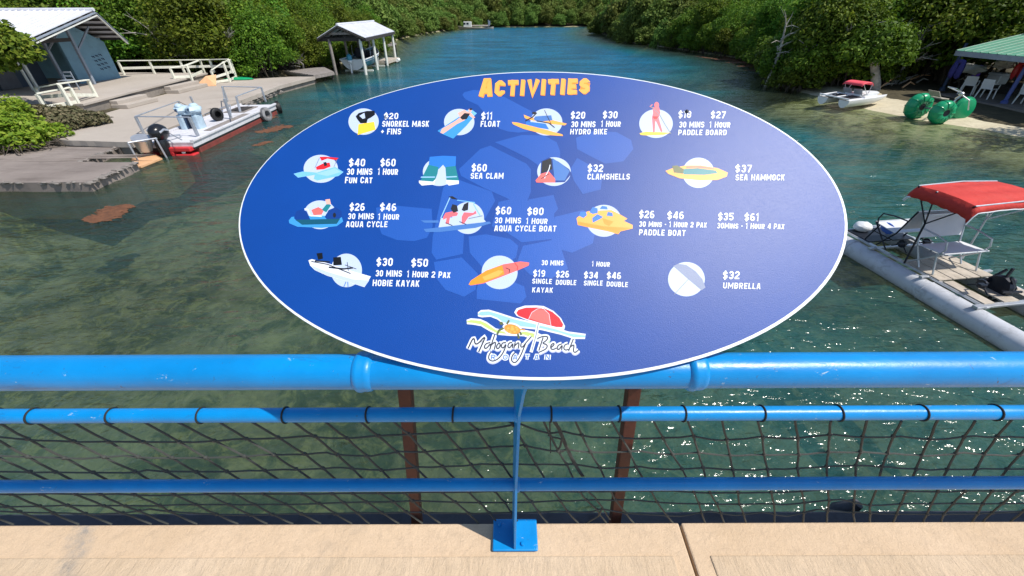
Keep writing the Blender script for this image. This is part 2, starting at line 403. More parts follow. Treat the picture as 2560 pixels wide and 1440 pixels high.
m1 = t.n('ShaderNodeMixShader'); t.l(clear.outputs[0], m1.inputs[0]); t.l(df.outputs[0], m1.inputs[1]); t.l(tr.outputs[0], m1.inputs[2])
wv = t.coords((.85, 1.9, 1), rot=(0, 0, .3))
n1 = t.noise(1.1, 1, .5, wv, .3); n2 = t.noise(4.6, 1, .5, wv, .4); n3 = t.noise(17, 1, .5, t.coords((1, 1.5, 1), rot=(0, 0, .1)), .4)
h = t.math('ADD', t.math('ADD', t.math('MULTIPLY', n1, .14), t.math('MULTIPLY', n2, .052)), t.math('MULTIPLY', n3, .013))
nb = t.bump(h, 1.0, 1.0)
gl = t.n('ShaderNodeBsdfGlossy'); gl.inputs['Roughness'].default_value = .135; t.l(nb, gl.inputs['Normal']); t.l(nb, df.inputs['Normal'])
fr = t.n('ShaderNodeFresnel'); fr.inputs['IOR'].default_value = 1.33; t.l(nb, fr.inputs['Normal'])
m2 = t.n('ShaderNodeMixShader'); t.l(t.math('MINIMUM', fr.outputs[0], .55), m2.inputs[0]); t.l(m1.outputs[0], m2.inputs[1]); t.l(gl.outputs[0], m2.inputs[2])
t.l(m2.outputs[0], t.out.inputs[0]); M['water'] = t.m
wo = struct(g.build('water', M['water']))
at_ = wo.data.attributes.new('depth', 'FLOAT', 'POINT'); at_.data.foreach_set('value', [max(0, -ground_h(p[0], p[1])) for p in g.v])

# ================================================================ walkway the photographer stands on
DZ = 2.4
wk = bpy.data.objects.new('walkway', None); COL.objects.link(wk); struct(wk); ROOT['walkway'] = Vector((0, 0, 0))
YE = .782
for x0, x1 in ((-9, .628), (.638, 9)):
    b = MB(); b.box(((x0+x1)/2, (YE-6)/2, DZ-.156), (x1-x0, YE+6, .3)); b.build('concrete_slab', M['deck_edge'], wk, bevel=.006)
    a0, a1 = (x0, .572) if x0 < 0 else (.70, x1)
    b = MB(); b.box(((a0+a1)/2, (.668-6)/2, DZ-.009), (a1-a0, 6.668, .016)); b.build('brushed_panel', M['deck_conc'], wk, bevel=.005)
b = MB(); b.box((0, .842, DZ-.25), (18, .115, .2)); b.build('edge_beam', M['ledge'], wk, bevel=.01)
for x in (-6.5, 6.5):
    for y in (-4.5, -.2):
        b = MB(); b.tube([(x, y, -3), (x, y, 2.09)], .16, 14); b.build('pile', M['wall_conc'], wk, smooth=True)
# ================================================================ railing
rl = thing('railing', 'bright blue painted pipe railing with three rails along the near walkway edge', 'railing', (0, .7, DZ))
YT, ZT, RT = .581, DZ+1.007, .035
YM, ZM, ZL = .73, DZ+.69, DZ+.346
def pipe(name, x0, x1, y, z, r, dz=0):
    b = MB(); n = max(2, int((x1-x0)/.5)); b.tube([(x0+(x1-x0)*i/n, y, z+dz*(x0+(x1-x0)*i/n)) for i in range(n+1)], r, 32)
    return b.build(name, M['rail_blue'], rl, smooth=True)
pipe('top_rail', -6, -.291, YT, ZT, RT); pipe('top_rail', -.289, .359, YT, ZT-.0015, RT*.985); pipe('top_rail', .361, 6, YT, ZT, RT)
for x in (-.291, .361):
    b = MB(); b.lathe([(RT*.9, -.021), (RT+.002, -.017), (RT+.0055, -.012), (RT+.006, -.006), (RT+.004, 0), (RT+.0045, .006), (RT+.0035, .012), (RT+.001, .016), (RT*.9, .02)], (x, YT, ZT), (1, 0, 0), 36)
    b.build('coupling', M['rail_blue'], rl, smooth=True)
pipe('middle_rail', -6, 6, YM, ZM, .0195); pipe('lower_rail', -6, 6, YM, ZL, .0195)
for px_ in (0, -3, 3):
    f = [(.007, .683, 0), (.010, .697, .35), (.018, .705, .70), (.027, .665, .83), (.040, .604, .968)]
    bk = [(.002, .783, 0), (.004, .762, .35), (.008, .755, .70), (.006, .720, .83), (.004, .660, .974)]
    b = MB(); th = .0042; vs = []
    for a, c in zip(f, bk):
        for q in (a, c):
            for s_ in (-1, 1): vs.append((px_+q[0]+s_*th, q[1], DZ+.011+q[2]))
    fs = [(0, 1, 3, 2)]
    for i in range(4):
        k = i*4; fs += [(k, k+4, k+5, k+1), (k+2, k+3, k+7, k+6), (k, k+2, k+6, k+4), (k+1, k+5, k+7, k+3)]
    fs.append((16, 18, 19, 17)); b._add(vs, fs); b.build('post', M['rail_blue'], rl, bevel=.0015)
    b = MB(); b.box((px_+.008, .735, DZ+.006), (.163, .111, .012)); bp = b.build('base_plate', M['rail_blue'], rl, bevel=.005)
    for bx, by in ((.05, .70), (-.035, .77)):
        b = MB(); b.lathe([(.0, .021), (.006, .0205), (.0075, .018), (.0075, .012), (.0105, .0118), (.0105, .010)], (px_+bx-.015, by, DZ), (0, 0, 1), 12)
        b.build('bolt', M['rail_blue'], bp, smooth=True)
    for z, y, r in ((ZM, YM, .0225), (ZL, YM, .0225)):
        b = MB(); b.lathe([(.019, -.009), (r, -.006), (r+.0015, 0), (r, .006), (.019, .009)], (px_+.014, y, z), (1, 0, 0), 24)
        b.build('weld_collar', M['rail_blue'], rl, smooth=True)

# ================================================================ rope net below the middle rail
net = thing('rope_net', 'dark knotted rope netting laced along the blue railing down to the walkway edge', 'net', (0, .76, DZ))
NP = Vector((0, .738, ZM)); NN = Vector((0, ZM-DZ+.14, .055)).normalized()
def onnet(x, y): return atplane(x, y, NP, NN)
def Z1(l): return [(x/2.4, 840+y/2.4) for x, y in l]
def Z2(l): return [(850+x/2.4, 840+y/2.4) for x, y in l]
def Z3(l): return [(1700+x/2.4, 840+y/2.4) for x, y in l]
rows = [
 Z1([(-200, 600), (0, 605), (340, 630), (760, 635), (1170, 635), (1400, 620), (1850, 600)])+Z2([(0, 615), (240, 598), (680, 575), (910, 555), (1070, 525), (1250, 585), (1340, 570), (1510, 605), (1900, 615)])+Z3([(70, 600), (245, 625), (470, 605), (680, 615), (920, 590), (1110, 605), (1320, 600), (1520, 620), (1770, 600), (1980, 605), (2300, 610)]),
 Z1([(-200, 715), (0, 718), (500, 735), (740, 720), (960, 730), (1380, 730), (1560, 712), (1760, 712), (1960, 700)])+Z2([(0, 715), (190, 718), (350, 695), (580, 690), (780, 675), (960, 662), (1100, 655), (1200, 675), (1300, 690), (1360, 680), (1560, 700), (1800, 690), (1960, 712)])+Z3([(110, 700), (300, 715), (490, 712), (700, 712), (910, 695), (1100, 695), (1290, 705), (1470, 718), (1700, 700), (1900, 715), (2060, 712), (2300, 715)]),
 Z1([(-200, 812), (0, 812), (320, 815), (740, 820), (880, 805), (1120, 815), (1500, 810), (1700, 800), (1900, 795)])+Z2([(0, 788), (280, 805), (480, 785), (680, 780), (850, 765), (1050, 770), (1220, 770), (1400, 770), (1600, 795), (1800, 785), (2000, 800)])+Z3([(140, 790), (320, 802), (510, 800), (700, 795), (900, 780), (1080, 775), (1250, 785), (1430, 800), (1640, 800), (1820, 795), (2060, 800), (2300, 800)]),
 Z1([(-200, 950), (0, 950), (300, 948), (700, 950), (1000, 955), (1300, 945), (1600, 950)])+Z2([(0, 945), (500, 938), (1000, 930), (1300, 930), (1500, 935), (1700, 925), (2000, 930)])+Z3([(170, 940), (500, 940), (850, 925), (1180, 905), (1400, 935), (1700, 930), (2060, 930), (2300, 930)]),
 Z1([(-200, 1025), (0, 1025), (400, 1015), (780, 1020), (1200, 1010), (1600, 1012)])+Z2([(0, 1000), (450, 990), (900, 1000), (1300, 990), (1550, 980), (1750, 985)])+Z3([(0, 1005), (180, 1005), (340, 1010), (500, 1005), (660, 1010), (820, 990), (970, 980), (1130, 1015), (1400, 1005), (1700, 1005), (2060, 1005), (2300, 1005)]),
 Z1([(-200, 1050), (0, 1050), (400, 1065), (700, 1065), (900, 1040), (1100, 1060), (1450, 1075), (1800, 1065)])+Z2([(0, 1065), (400, 1055), (700, 1065), (1000, 1060), (1300, 1050), (1500, 1055), (1570, 1035), (1700, 1060)])+Z3([(0, 1080), (180, 1050), (330, 1075), (490, 1055), (640, 1080), (820, 1040), (1100, 1060), (1400, 1070), (1800, 1065), (2060, 1050), (2300, 1055)])]
top_row = [(-300, 1050), (700, 1049), (1500, 1046), (2700, 1050)]; bot_row = [(-300, 1312), (2700, 1304)]
lv = [top_row]+rows+[bot_row]
def rope(b, pts, r):
    P = [Vector(p) for p in pts]; out = []
    for i in range(len(P)-1):
        n = 3
        for k in range(n):
            q = P[i].lerp(P[i+1], k/n); out.append(q+Vector((0, R.uniform(-1, 1)*.0012, R.uniform(-1, 1)*.0012 - (.002 if k else 0))))
    out.append(P[-1]); b.tube(out, r, 6)
b = MB()
for r_ in rows:
    pts = []
    for (xa, ya), (xb, yb) in zip(r_, r_[1:]):
        pts.append(onnet(xa, ya))
    pts.append(onnet(*r_[-1])); rope(b, pts, .003)
b.build('cross_rope', M['rope_dark'], net, smooth=True, kind='stuff')
shear = [(-400, 90), (0, 84), (400, 72), (700, 60), (900, 44), (1050, 42), (1300, 24), (1600, 22), (1900, 9), (2080, 0), (2250, -14), (2450, -26), (2560, -34), (2900, -50)]
b = MB(); kb = MB(); nodes = []
x0 = -560
xs = []
while x0 < 3150: xs.append(x0); x0 += 91
for i, x0 in enumerate(xs):
    x = x0+R.uniform(-8, 8); pts = []; y = interp(top_row, x)
    if i % 2 == 0: pts.append(atplane(x, y-2, NP, NN))
    else: pts.append(atplane(x, y+4, NP, NN))
    for L_ in lv[1:]:
        for _ in range(3):
            yn = interp(L_, x); 
        dy = yn-y; x += interp(shear, x)*dy/41*(1.0 if y < 1200 else 1.25)+R.uniform(-7, 7); y = interp(L_, x)
        p = onnet(x, y); pts.append(p)
        if L_ is not bot_row: nodes.append(p)
    rope(b, pts, .0033)
b.build('mesh_rope', M['rope_dark'], net, smooth=True, kind='stuff')
for p in nodes:
    if abs(p.x) < 2.2: kb.ell(p, (.0068, .0062, .0068), 7, 5, .3, R.random()*9)
kb.build('knot', M['rope_dark'], net, smooth=True, kind='stuff')
for x in (-20, 75, 275, 500, 712, 920, 1133, 1377, 1547, 1708, 1903, 2096, 2303, 2485, 2600):
    p = aty(x, 1032, YM); b = MB(); tl = R.uniform(-.12, .12); pts = [(p.x+tl*.02*cos(2*pi*k/20), YM+.0212*sin(2*pi*k/20), ZM+.0212*cos(2*pi*k/20)) for k in range(20)]
    b.tube(pts, .0026, 6, True)
    if R.random() < .5: b.ell((p.x, YM+.012, ZM-.022), (.006, .005, .005), 7, 5)
    b.build('rail_tie', M['rope_tie'], net, smooth=True)
# messy lashing right of the post
b = MB()
for o in (0, 2.5, 5):
    rope(b, [onnet(x+o, y) for x, y in Z2([(1270, 490), (1310, 560), (1335, 620), (1360, 680), (1400, 760), (1450, 840)])], .0028)
rope(b, [onnet(x, y) for x, y in Z2([(1258, 490), (1262, 600), (1264, 700)])], .0024)
rope(b, [onnet(x, y) for x, y in Z2([(1335, 600), (1322, 660), (1300, 690), (1320, 695), (1360, 680)])], .0032)
rope(b, [onnet(x, y) for x, y in Z2([(1250, 595), (1330, 620)])], .0026)
rope(b, [onnet(x, y) for x, y in Z2([(1480, 925), (1530, 970), (1575, 1030), (1620, 1100)])], .003)
rope(b, [onnet(x, y) for x, y in Z2([(1575, 1030), (1550, 1080), (1500, 1110), (1465, 1135)])], .0032)
b.build('lashing', M['rope_dark'], net, smooth=True)
# small dark bag like sleeve hooked on the beam
b = MB(); p = at(2095, 1285, DZ-.3); q = at(2145, 1258, DZ-.2)
b.tube([p+Vector((-.06, 0, 0)), p+Vector((-.02, 0, .03)), p.lerp(q, .6), q], [.006, .035, .032, .022], 10)
o = b.build('pipe_stub', M['ledge'], smooth=True); tag(o, 'dark sleeved pipe stub poking up behind the netting at lower right', 'pipe')
b = MB()

# ================================================================ two brown stakes that carry the sign
for xa, xb, lab in ((at(1043, 1300, DZ-.02).x*.815/.80, -.262, 'left brown wooden stake propping the oval sign from the walkway edge'), (.402, .315, 'right brown wooden stake propping the oval sign from the walkway edge')):
    b = MB(); z0, z1 = DZ-.5, DZ+1.262
    f_ = lambda z: xa+(xb-xa)*(z-DZ)/1.262
    b.beam((f_(z0), .832, z0), (f_(z1), .826, z1), .038, .038, (0, 1, 0))
    tag(b.build('support_stake', M['brown_post'], bevel=.003), lab, 'post', 'stakes behind the sign')

# ================================================================ oval sign
PHI = radians(41); SD = Vector((0, cos(PHI), sin(PHI))); SX = Vector((1, 0, 0)); SN = Vector((0, -sin(PHI), cos(PHI)))
S0 = Vector((.0649, .5363, DZ+1.028))+SD*.3488; SA, SB = .6345, .3488
sg = thing('oval_sign', 'large oval blue activities price board propped tilted on the blue top rail', 'sign', tuple(S0))
def sign_mat(name, col, rough=.42, spark=1.0, var=.0):
    t = NT(name); v = t.coords()
    c = t.ramp(t.noise(2.5, 5, .6, v), [(.3, tuple(x*(1-var) for x in col)), (.7, tuple(min(1, x*(1+var)) for x in col))])
    scuff = t.ramp(t.noise(9, 8, .75, v, 1.2), [(.66, 0.0), (.76, .35)])
    c = t.mix(scuff, c, tuple(x*.6+.02 for x in col))
    nb = t.bump(t.noise(520, 2, .7, v), .45*spark, .0009)
    nb = t.bump(t.noise(3, 3, .5, v), .12, .003, nb)
    b_ = t.bsdf(c, rough, 0, nb, .42); t.l(nb, b_.inputs['Normal'])
    return t.m
def print_mat(name, rgb): M[name] = sign_mat(name, tuple(c*.93 for c in lin(*rgb)), .42, .9)
M['sign_blue'] = sign_mat('sign_print_blue', (.0, .052, .29), .43, 1, .1)
M['sign_ghost'] = sign_mat('sign_print_pale_blue', (.012, .09, .41), .43, 1, .08)
M['sign_edge'] = mat('sign_white_edge', (.72, .76, .78), .45, 0, .04, 5, 0)
PAL = dict(white=(228, 234, 244), disc=(188, 204, 232), amber=(255, 176, 80), dark=(28, 32, 42), grey=(120, 132, 145), yellow=(250, 205, 60), orange=(250, 150, 40),
  skin=(240, 180, 165), cyan=(60, 150, 220), lcyan=(120, 190, 240), sky=(150, 200, 240), teal=(30, 130, 140), navy=(10, 60, 140), red=(225, 40, 50), pink=(235, 110, 120),
  lred=(240, 110, 105), green=(190, 225, 120), steel=(70, 120, 190), olive=(90, 100, 60), ink=(38, 44, 60), lav=(175, 185, 225), umb=(120, 135, 170), black=(12, 14, 18), gold=(225, 150, 60), dteal=(15, 85, 110), mid=(40, 120, 215))
for k, c in PAL.items(): print_mat('print_'+k, c)
def onsign(x, y, off=0.0): return atplane(x, y, S0+SN*off, SN)
def ellpts(a, b_, off, n=128, c=(0, 0)): return [S0+SX*(a*cos(2*pi*k/n)+c[0])+SD*(b_*sin(2*pi*k/n)+c[1])+SN*off for k in range(n)]
b = MB(); b.slab(ellpts(SA, SB, 0), .006, SN); b.build('white_board', M['sign_edge'], sg, bevel=.0008)
b = MB(); b.slab(ellpts(SA-.0045, SB-.0042, .0005, c=(-.0012, .0016)), .0007, SN); face = b.build('blue_face', M['sign_blue'], sg)

LAY = [0]
class Print:
    """flat printed shapes, each lying a hair above the one below"""
    def __init__(s): s.b = MB(); s.mats = []
    def _m(s, col):
        m_ = 'print_'+col if col != 'ghost' else 'sign_ghost'
        if m_ not in s.mats: s.mats.append(m_)
        s.b.mi = s.mats.index(m_)
    def poly(s, col, pts, lay):
        s._m(col); P3 = [onsign(x, y, lay) for x, y in pts]
        tri = tessellate_polygon([[Vector((x, -y, 0)) for x, y in pts]])
        fs = []
        for t_ in tri:
            a, c, d = (P3[i] for i in t_)
            fs.append(tuple(t_) if (c-a).cross(d-a).dot(SN) > 0 else tuple(t_[::-1]))
        s.b._add(P3, fs)
    def ell(s, col, c, rx, ry, lay, rot=0, n=40, a0=0, a1=2*pi):
        s.poly(col, [(c[0]+rx*cos(a0+(a1-a0)*k/n)*cos(rot)-ry*sin(a0+(a1-a0)*k/n)*sin(rot), c[1]+rx*cos(a0+(a1-a0)*k/n)*sin(rot)+ry*sin(a0+(a1-a0)*k/n)*cos(rot)) for k in range(n)], lay)
    def line(s, col, pts, th, lay):
        s._m(col); n = len(pts)
        if n < 2: return
        P = [Vector((p[0], p[1])) for p in pts]; L_, R_ = [], []
        for i in range(n):
            d0 = (P[i]-P[i-1]).normalized() if i else None; d1 = (P[i+1]-P[i]).normalized() if i < n-1 else None
            d = ((d0 or d1)+(d1 or d0)); d = d.normalized() if d.length > 1e-3 else d1
            k = 1/max(.45, d.dot(d1 or d0)); nn = Vector((-d.y, d.x))*th/2*min(k, 1.6)
            L_.append(P[i]+nn); R_.append(P[i]-nn)
        for i in range(n-1):
            q = [onsign(*p_, lay+.000004*(i % 2)) for p_ in (L_[i], L_[i+1], R_[i+1], R_[i])]
            f = (0, 1, 2, 3) if (q[1]-q[0]).cross(q[2]-q[0]).dot(SN) > 0 else (3, 2, 1, 0)
            s.b._add(q, [f])
    def done(s, name, label=None): return s.b.build(name, s.mats, sg, label=label)
# --- block lettering
def G(t):
    a = t/2; b_ = 1-t/2; c = .13
    def o(w): return [(a+c, a), (w-a-c, a), (w-a, a+c), (w-a, b_-c), (w-a-c, b_), (a+c, b_), (a, b_-c), (a, a+c), (a+c, a), (a+c+.02, a)]
    W = .62; r = W-a; h = .5
    g = {
     'A': (.66, [[(.10, 0), (.25, b_), (.41, b_), (.56, 0)], [(.2, .3), (.46, .3)]]),
     'B': (W, [[(a, 0), (a, 1)], [(a, b_), (r-c, b_), (r, b_-c), (r, h+c*.6), (r-c*.7, h), (a, h)], [(r-c*.7, h), (r, h-c*.6), (r, a+c), (r-c, a), (a, a)]]),
     'C': (W, [[(r, .66), (r, b_-c), (r-c, b_), (a+c, b_), (a, b_-c), (a, a+c), (a+c, a), (r-c, a), (r, a+c), (r, .34)]]),
     'D': (W, [[(a, 0), (a, 1)], [(a, b_), (r-c, b_), (r, b_-c), (r, a+c), (r-c, a), (a, a)]]),
     'E': (.54, [[(a, 0), (a, 1)], [(a, b_), (.54, b_)], [(a, h), (.48, h)], [(a, a), (.54, a)]]),
     'F': (.54, [[(a, 0), (a, 1)], [(a, b_), (.54, b_)], [(a, h), (.48, h)]]),
     'G': (W, [[(r, .7), (r, b_-c), (r-c, b_), (a+c, b_), (a, b_-c), (a, a+c), (a+c, a), (r-c, a), (r, a+c), (r, .45), (.34, .45)]]),
     'H': (W+.04, [[(a, 0), (a, 1)], [(r+.04, 0), (r+.04, 1)], [(a, h), (r+.04, h)]]),
     'I': (t, [[(a, 0), (a, 1)]]),
     'K': (W, [[(a, 0), (a, 1)], [(a, .45), (r, 1)], [(.25, .58), (r, 0)]]),
     'L': (.5, [[(a, 1), (a, a), (.5, a)]]),
     'M': (.86, [[(a, 0), (a, 1)], [(.86-a, 0), (.86-a, 1)], [(a, .95), (.43, .3), (.86-a, .95)]]),
     'N': (W+.08, [[(a, 0), (a, 1)], [(r+.08, 0), (r+.08, 1)], [(a+.02, .93), (r+.06, .07)]]),
     'O': (W, [o(W)]), '0': (W-.03, [o(W-.03)]),
     'P': (W, [[(a, 0), (a, 1)], [(a, b_), (r-c, b_), (r, b_-c), (r, .42+c), (r-c, .42), (a, .42)]]),
     'Q': (W, [o(W), [(.34, .28), (W, 0)]]),
     'R': (W, [[(a, 0), (a, 1)], [(a, b_), (r-c, b_), (r, b_-c), (r, .45+c), (r-c, .45), (a, .45)], [(.3, .45), (r, 0)]]),
     'S': (W, [[(r, .72), (r, b_-c), (r-c, b_), (a+c, b_), (a, b_-c), (a, .5+c*.8), (a+c, .5), (r-c, .5), (r, .5-c*.8), (r, a+c), (r-c, a), (a+c, a), (a, a+c), (a, .28)]]),
     'T': (.58, [[(0, b_), (.58, b_)], [(.29, 0), (.29, 1)]]),
     'U': (W, [[(a, 1), (a, a+c), (a+c, a), (r-c, a), (r, a+c), (r, 1)]]),
     'V': (.64, [[(.09, 1), (.32, .06), (.55, 1)]]),
     'X': (.62, [[(.07, 0), (.55, 1)], [(.07, 1), (.55, 0)]]),
     'Y': (.62, [[(.07, 1), (.31, .45), (.55, 1)], [(.31, .5), (.31, 0)]]),
     '1': (.34, [[(.0, .8), (.18, b_), (.22, 1), (.22, 0)]]),
     '2': (W, [[(a, .7), (a, b_-c), (a+c, b_), (r-c, b_), (r, b_-c), (r, .6), (a, a+.08), (a, a), (W, a)]]),
     '3': (W, [[(a, .75), (a+c, b_), (r-c, b_), (r, b_-c), (r, h+c*.6), (r-c*.7, h), (.25, h)], [(r-c*.7, h), (r, h-c*.6), (r, a+c), (r-c, a), (a+c, a), (a, .26)]]),
     '4': (W, [[(r-.06, 0), (r-.06, 1)], [(r-.1, 1), (a, .33), (a, .28), (W, .28)]]),
     '5': (W, [[(W-.02, b_), (a, b_), (a, .56), (r-c, .56), (r, .56-c), (r, a+c), (r-c, a), (a+c, a), (a, .25)]]),
     '6': (W, [[(r-.04, b_), (a+c, b_), (a, b_-c*1.4), (a, a+c), (a+c, a), (r-c, a), (r, a+c), (r, .55-c), (r-c, .55), (a, .55)]]),
     '7': (.56, [[(0, b_), (.56-a, b_), (.56-a, .8), (.18, 0)]]),
     '8': (W, [[(a+c, a), (r-c, a), (r, a+c), (r, .42), (r-.05, h), (r, .58), (r, b_-c), (r-c, b_), (a+c, b_), (a, b_-c), (a, .58), (a+.05, h), (a, .42), (a, a+c), (a+c, a)], [(a, h), (r, h)]]),
     '9': (W, [[(a+.04, a), (r-c, a), (r, a+c), (r, b_-c), (r-c, b_), (a+c, b_), (a, b_-c), (a, .45+c), (a+c, .45), (r, .45)]]),
     '$': (W, [[(r, .70), (r, .78-c*.3), (r-c, .86), (a+c, .86), (a, .8-c*.5), (a, .62), (a+c, .53), (r-c, .47), (r, .4), (r, .22), (r-c, .14), (a+c, .14), (a, .24)], [(W/2, -.08), (W/2, 1.08)]]),
     '+': (.5, [[(0, .48), (.5, .48)], [(.25, .22), (.25, .74)]]),
     '-': (.3, [[(0, .48), (.28, .48)]]),
     ' ': (.3, [])}
    return g
def text(P, s, x0, y0, x1, y1, h, col='white', t=.195, lay=.0011, slant=.1, gap=.15, th=None):
    if 'Hour' not in s and 'Fun' not in s: s = s.upper()
    g = G(t); adv = []; tot = 0
    for ch in s:
        sc_ = .9 if ch.islower() else 1
        wch = g[ch.upper()][0]*sc_; adv.append((tot, sc_, ch.upper())); tot += wch+gap
    tot -= gap
    X = Vector((x1-x0, y1-y0))/tot; U = Vector((slant*h*1.06, -h*1.06))
    xs_ = X; h *= 1.06
    for i, (o_, sc_, ch) in enumerate(adv):
        for j, pl in enumerate(g[ch][1]):
            pts = [Vector((x0, y0))+xs_*(o_+p[0]*sc_)+U*p[1]*sc_ for p in pl]
            P.line(col, pts, (th or t*h*.92), lay+.000009*j)
def Z(ox, oy, s_): return lambda l: [(ox+x/s_, oy+y/s_) for x, y in l]
ZA, ZB, ZC, ZD, ZE = Z(700, 170, 3.556), Z(1260, 170, 3.556), Z(680, 470, 3.459), Z(1320, 470, 3.459), Z(1060, 740, 5.12)

# ghost turtle behind everything
P = Print(); gh = [
 ZA([(1640, 215), (1720, 195), (1800, 200), (2000, 260), (2190, 360), (2230, 380), (2290, 470), (2240, 560), (2120, 575), (2030, 565), (1950, 540), (1850, 440), (1760, 330), (1650, 280), (1620, 240)]),
 ZA([(1910, 660), (2150, 595), (2350, 600), (2460, 660), (2490, 740), (2490, 880), (2350, 900), (2200, 800), (2000, 700)]),
 ZA([(1590, 900), (1780, 720), (1870, 690), (2190, 850), (2230, 900), (2230, 1100), (2180, 1230), (1800, 1060), (1610, 960)]),
 ZB([(640, 620), (800, 560), (1000, 570), (1130, 640), (1150, 720), (1060, 830), (900, 850), (760, 780), (650, 720)]),
 ZB([(650, 800), (760, 860), (880, 920), (860, 1080), (700, 1120), (620, 1000), (590, 900)]),
 ZC([(900, 170), (1050, 150), (1200, 165), (1380, 180), (1390, 330), (1340, 430), (1230, 460), (1080, 450), (950, 400), (910, 300)]),
 ZC([(1390, 420), (1480, 0), (1560, -90), (1900, 30), (1930, 110), (1800, 340), (1660, 400), (1650, 570), (1420, 620), (1380, 560)]),
 ZC([(1700, 420), (1850, 400), (2060, 440), (2130, 500), (2110, 600), (1940, 720), (1830, 700), (1710, 560)]),
 ZC([(1960, 120), (2100, 90), (2280, 120), (2440, 220), (2440, 440), (2160, 470), (2040, 390), (1900, 330)]),
 ZC([(2170, 500), (2420, 450), (2500, 520), (2560, 700), (2420, 780), (2230, 750), (2120, 640)]),
 ZC([(1400, 640), (1640, 600), (1780, 740), (1760, 880), (1660, 940), (1500, 880), (1420, 780)]),
 ZC([(1800, 740), (1960, 760), (2180, 850), (2200, 940), (2150, 1000), (1770, 960), (1770, 880)]),
 ZD([(230, 250), (480, 190), (600, 300), (560, 480), (380, 560), (240, 520), (200, 440)]),
 ZD([(0, 100), (220, 60), (260, 180), (220, 230), (60, 190)]),
 ZD([(20, 520), (190, 480), (290, 560), (330, 700), (200, 760), (60, 700)])]
for i, q in enumerate(gh): P.poly('ghost', q, (.00064+.00001*i))
P.done('turtle_shell_pattern')

def act(label, title, circ, polys, texts):
    P = Print()
    if circ: P.ell('disc', circ[:2], circ[2], circ[3], .0008)
    for i, q in enumerate(polys):
        if q[0] == 'line': P.line(q[1], q[2], q[3], .00085+i*.00001)
        elif q[0] == 'ell': P.ell(q[1], q[2], q[3], q[4], .00085+i*.00001, q[5] if len(q) > 5 else 0)
        else: P.poly(q[0], q[1], .00085+i*.00001)
    P.done('activity_picture', label+' printed picture')
    P = Print()
    for a in texts: text(P, *a)
    P.done('activity_lettering', title+' price lettering')
act('snorkel mask over yellow fin', 'snorkel mask and fins', (909, 304, 38, 33),
 [('yellow', ZA([(697, 495), (835, 470), (850, 548), (690, 596)])), ('disc', ZA([(690, 480), (840, 440), (850, 475), (697, 500)])),
  ('black', ZA([(672, 430), (700, 400), (770, 382), (840, 380), (845, 415), (810, 440), (780, 455), (770, 490), (715, 492), (690, 460)])), ('disc', ZA([(705, 425), (750, 398), (758, 445), (735, 452)]))],
 [('$20', 959, 298, 995, 298, 15), ('Snorkel Mask', 955, 317, 1072, 317, 14), ('+ Fins', 952, 336, 1002, 336, 14)])
act('bather on blue float', 'float', (1148, 305, 38, 33),
 [('cyan', ZA([(1400, 560), (1690, 370), (1750, 400), (1660, 510), (1540, 628), (1450, 590)])), ('lcyan', ZA([(1640, 380), (1700, 365), (1750, 405), (1700, 440)])),
  ('skin', ZA([(1425, 575), (1440, 540), (1560, 470), (1600, 440), (1580, 400), (1640, 370), (1660, 385), (1700, 400), (1735, 440), (1720, 450), (1680, 420), (1640, 465), (1570, 500), (1450, 585)])),
  ('dark', ZA([(1600, 440), (1640, 400), (1690, 405), (1660, 455), (1620, 460)])), ('ell', 'skin', ZA([(1690, 377)])[0], 4, 5), ('ell', 'dark', ZA([(1697, 366)])[0], 4, 2.5)],
 [('$11', 1202, 299, 1230, 299, 17), ('Float', 1201, 317, 1249, 317, 14)])
act('yellow hydro bike', 'hydro bike', (1366, 305, 40, 34),
 [('amber', ZB([(175, 415), (240, 440), (420, 460), (560, 495), (540, 510), (430, 500), (220, 460), (185, 445)])), ('mid', ZB([(200, 475), (370, 495), (400, 545), (190, 515)])), ('steel', ZB([(280, 430), (420, 420), (430, 465), (300, 480), (260, 455)])),
  ('amber', ZB([(70, 480), (120, 485), (380, 550), (520, 590), (525, 605), (380, 595), (170, 540), (80, 500)])), ('line', 'dark', ZB([(190, 470), (250, 440), (290, 400)]), 3.0), ('line', 'dark', ZB([(290, 470), (400, 490), (450, 530)]), 2.6), ('line', 'dark', ZB([(360, 375), (390, 440), (420, 500)]), 1.6), ('ell', 'dark', ZB([(270, 400)])[0], 6, 3)],
 [('$20', 1426, 297, 1462, 297, 17), ('$30', 1506, 296, 1543, 296, 17), ('30 Mins', 1427, 318, 1488, 318, 14), ('1 Hour', 1502, 317, 1551, 317, 14), ('Hydro Bike', 1425, 336, 1517, 336, 13)])
act('standing paddler on yellow board', 'paddle board', (1640, 309, 42, 36),
 [('yellow', ZB([(1205, 580), (1260, 565), (1400, 570), (1480, 575), (1420, 595), (1280, 600), (1215, 595)])),
  ('pink', ZB([(1320, 350), (1380, 350), (1390, 400), (1375, 440), (1410, 565), (1395, 570), (1355, 480), (1345, 470), (1340, 570), (1325, 575), (1315, 440), (1325, 400)])), ('ell', 'pink', ZB([(1357, 330)])[0], 6, 8), ('line', 'pink', ZB([(1330, 360), (1300, 340), (1320, 325)]), 2.4), ('red', ZB([(1320, 430), (1375, 430), (1355, 455), (1335, 455)])), ('line', 'grey', ZB([(1300, 335), (1380, 410), (1430, 500), (1485, 585)]), 2.0)],
 [('$18', 1695, 295, 1727, 295, 17), ('$27', 1776, 296, 1813, 296, 17), ('30 Mins', 1697, 319, 1760, 319, 14), ('1 Hour', 1773, 319, 1825, 319, 14), ('Paddle Board', 1695, 338, 1816, 338, 13)])
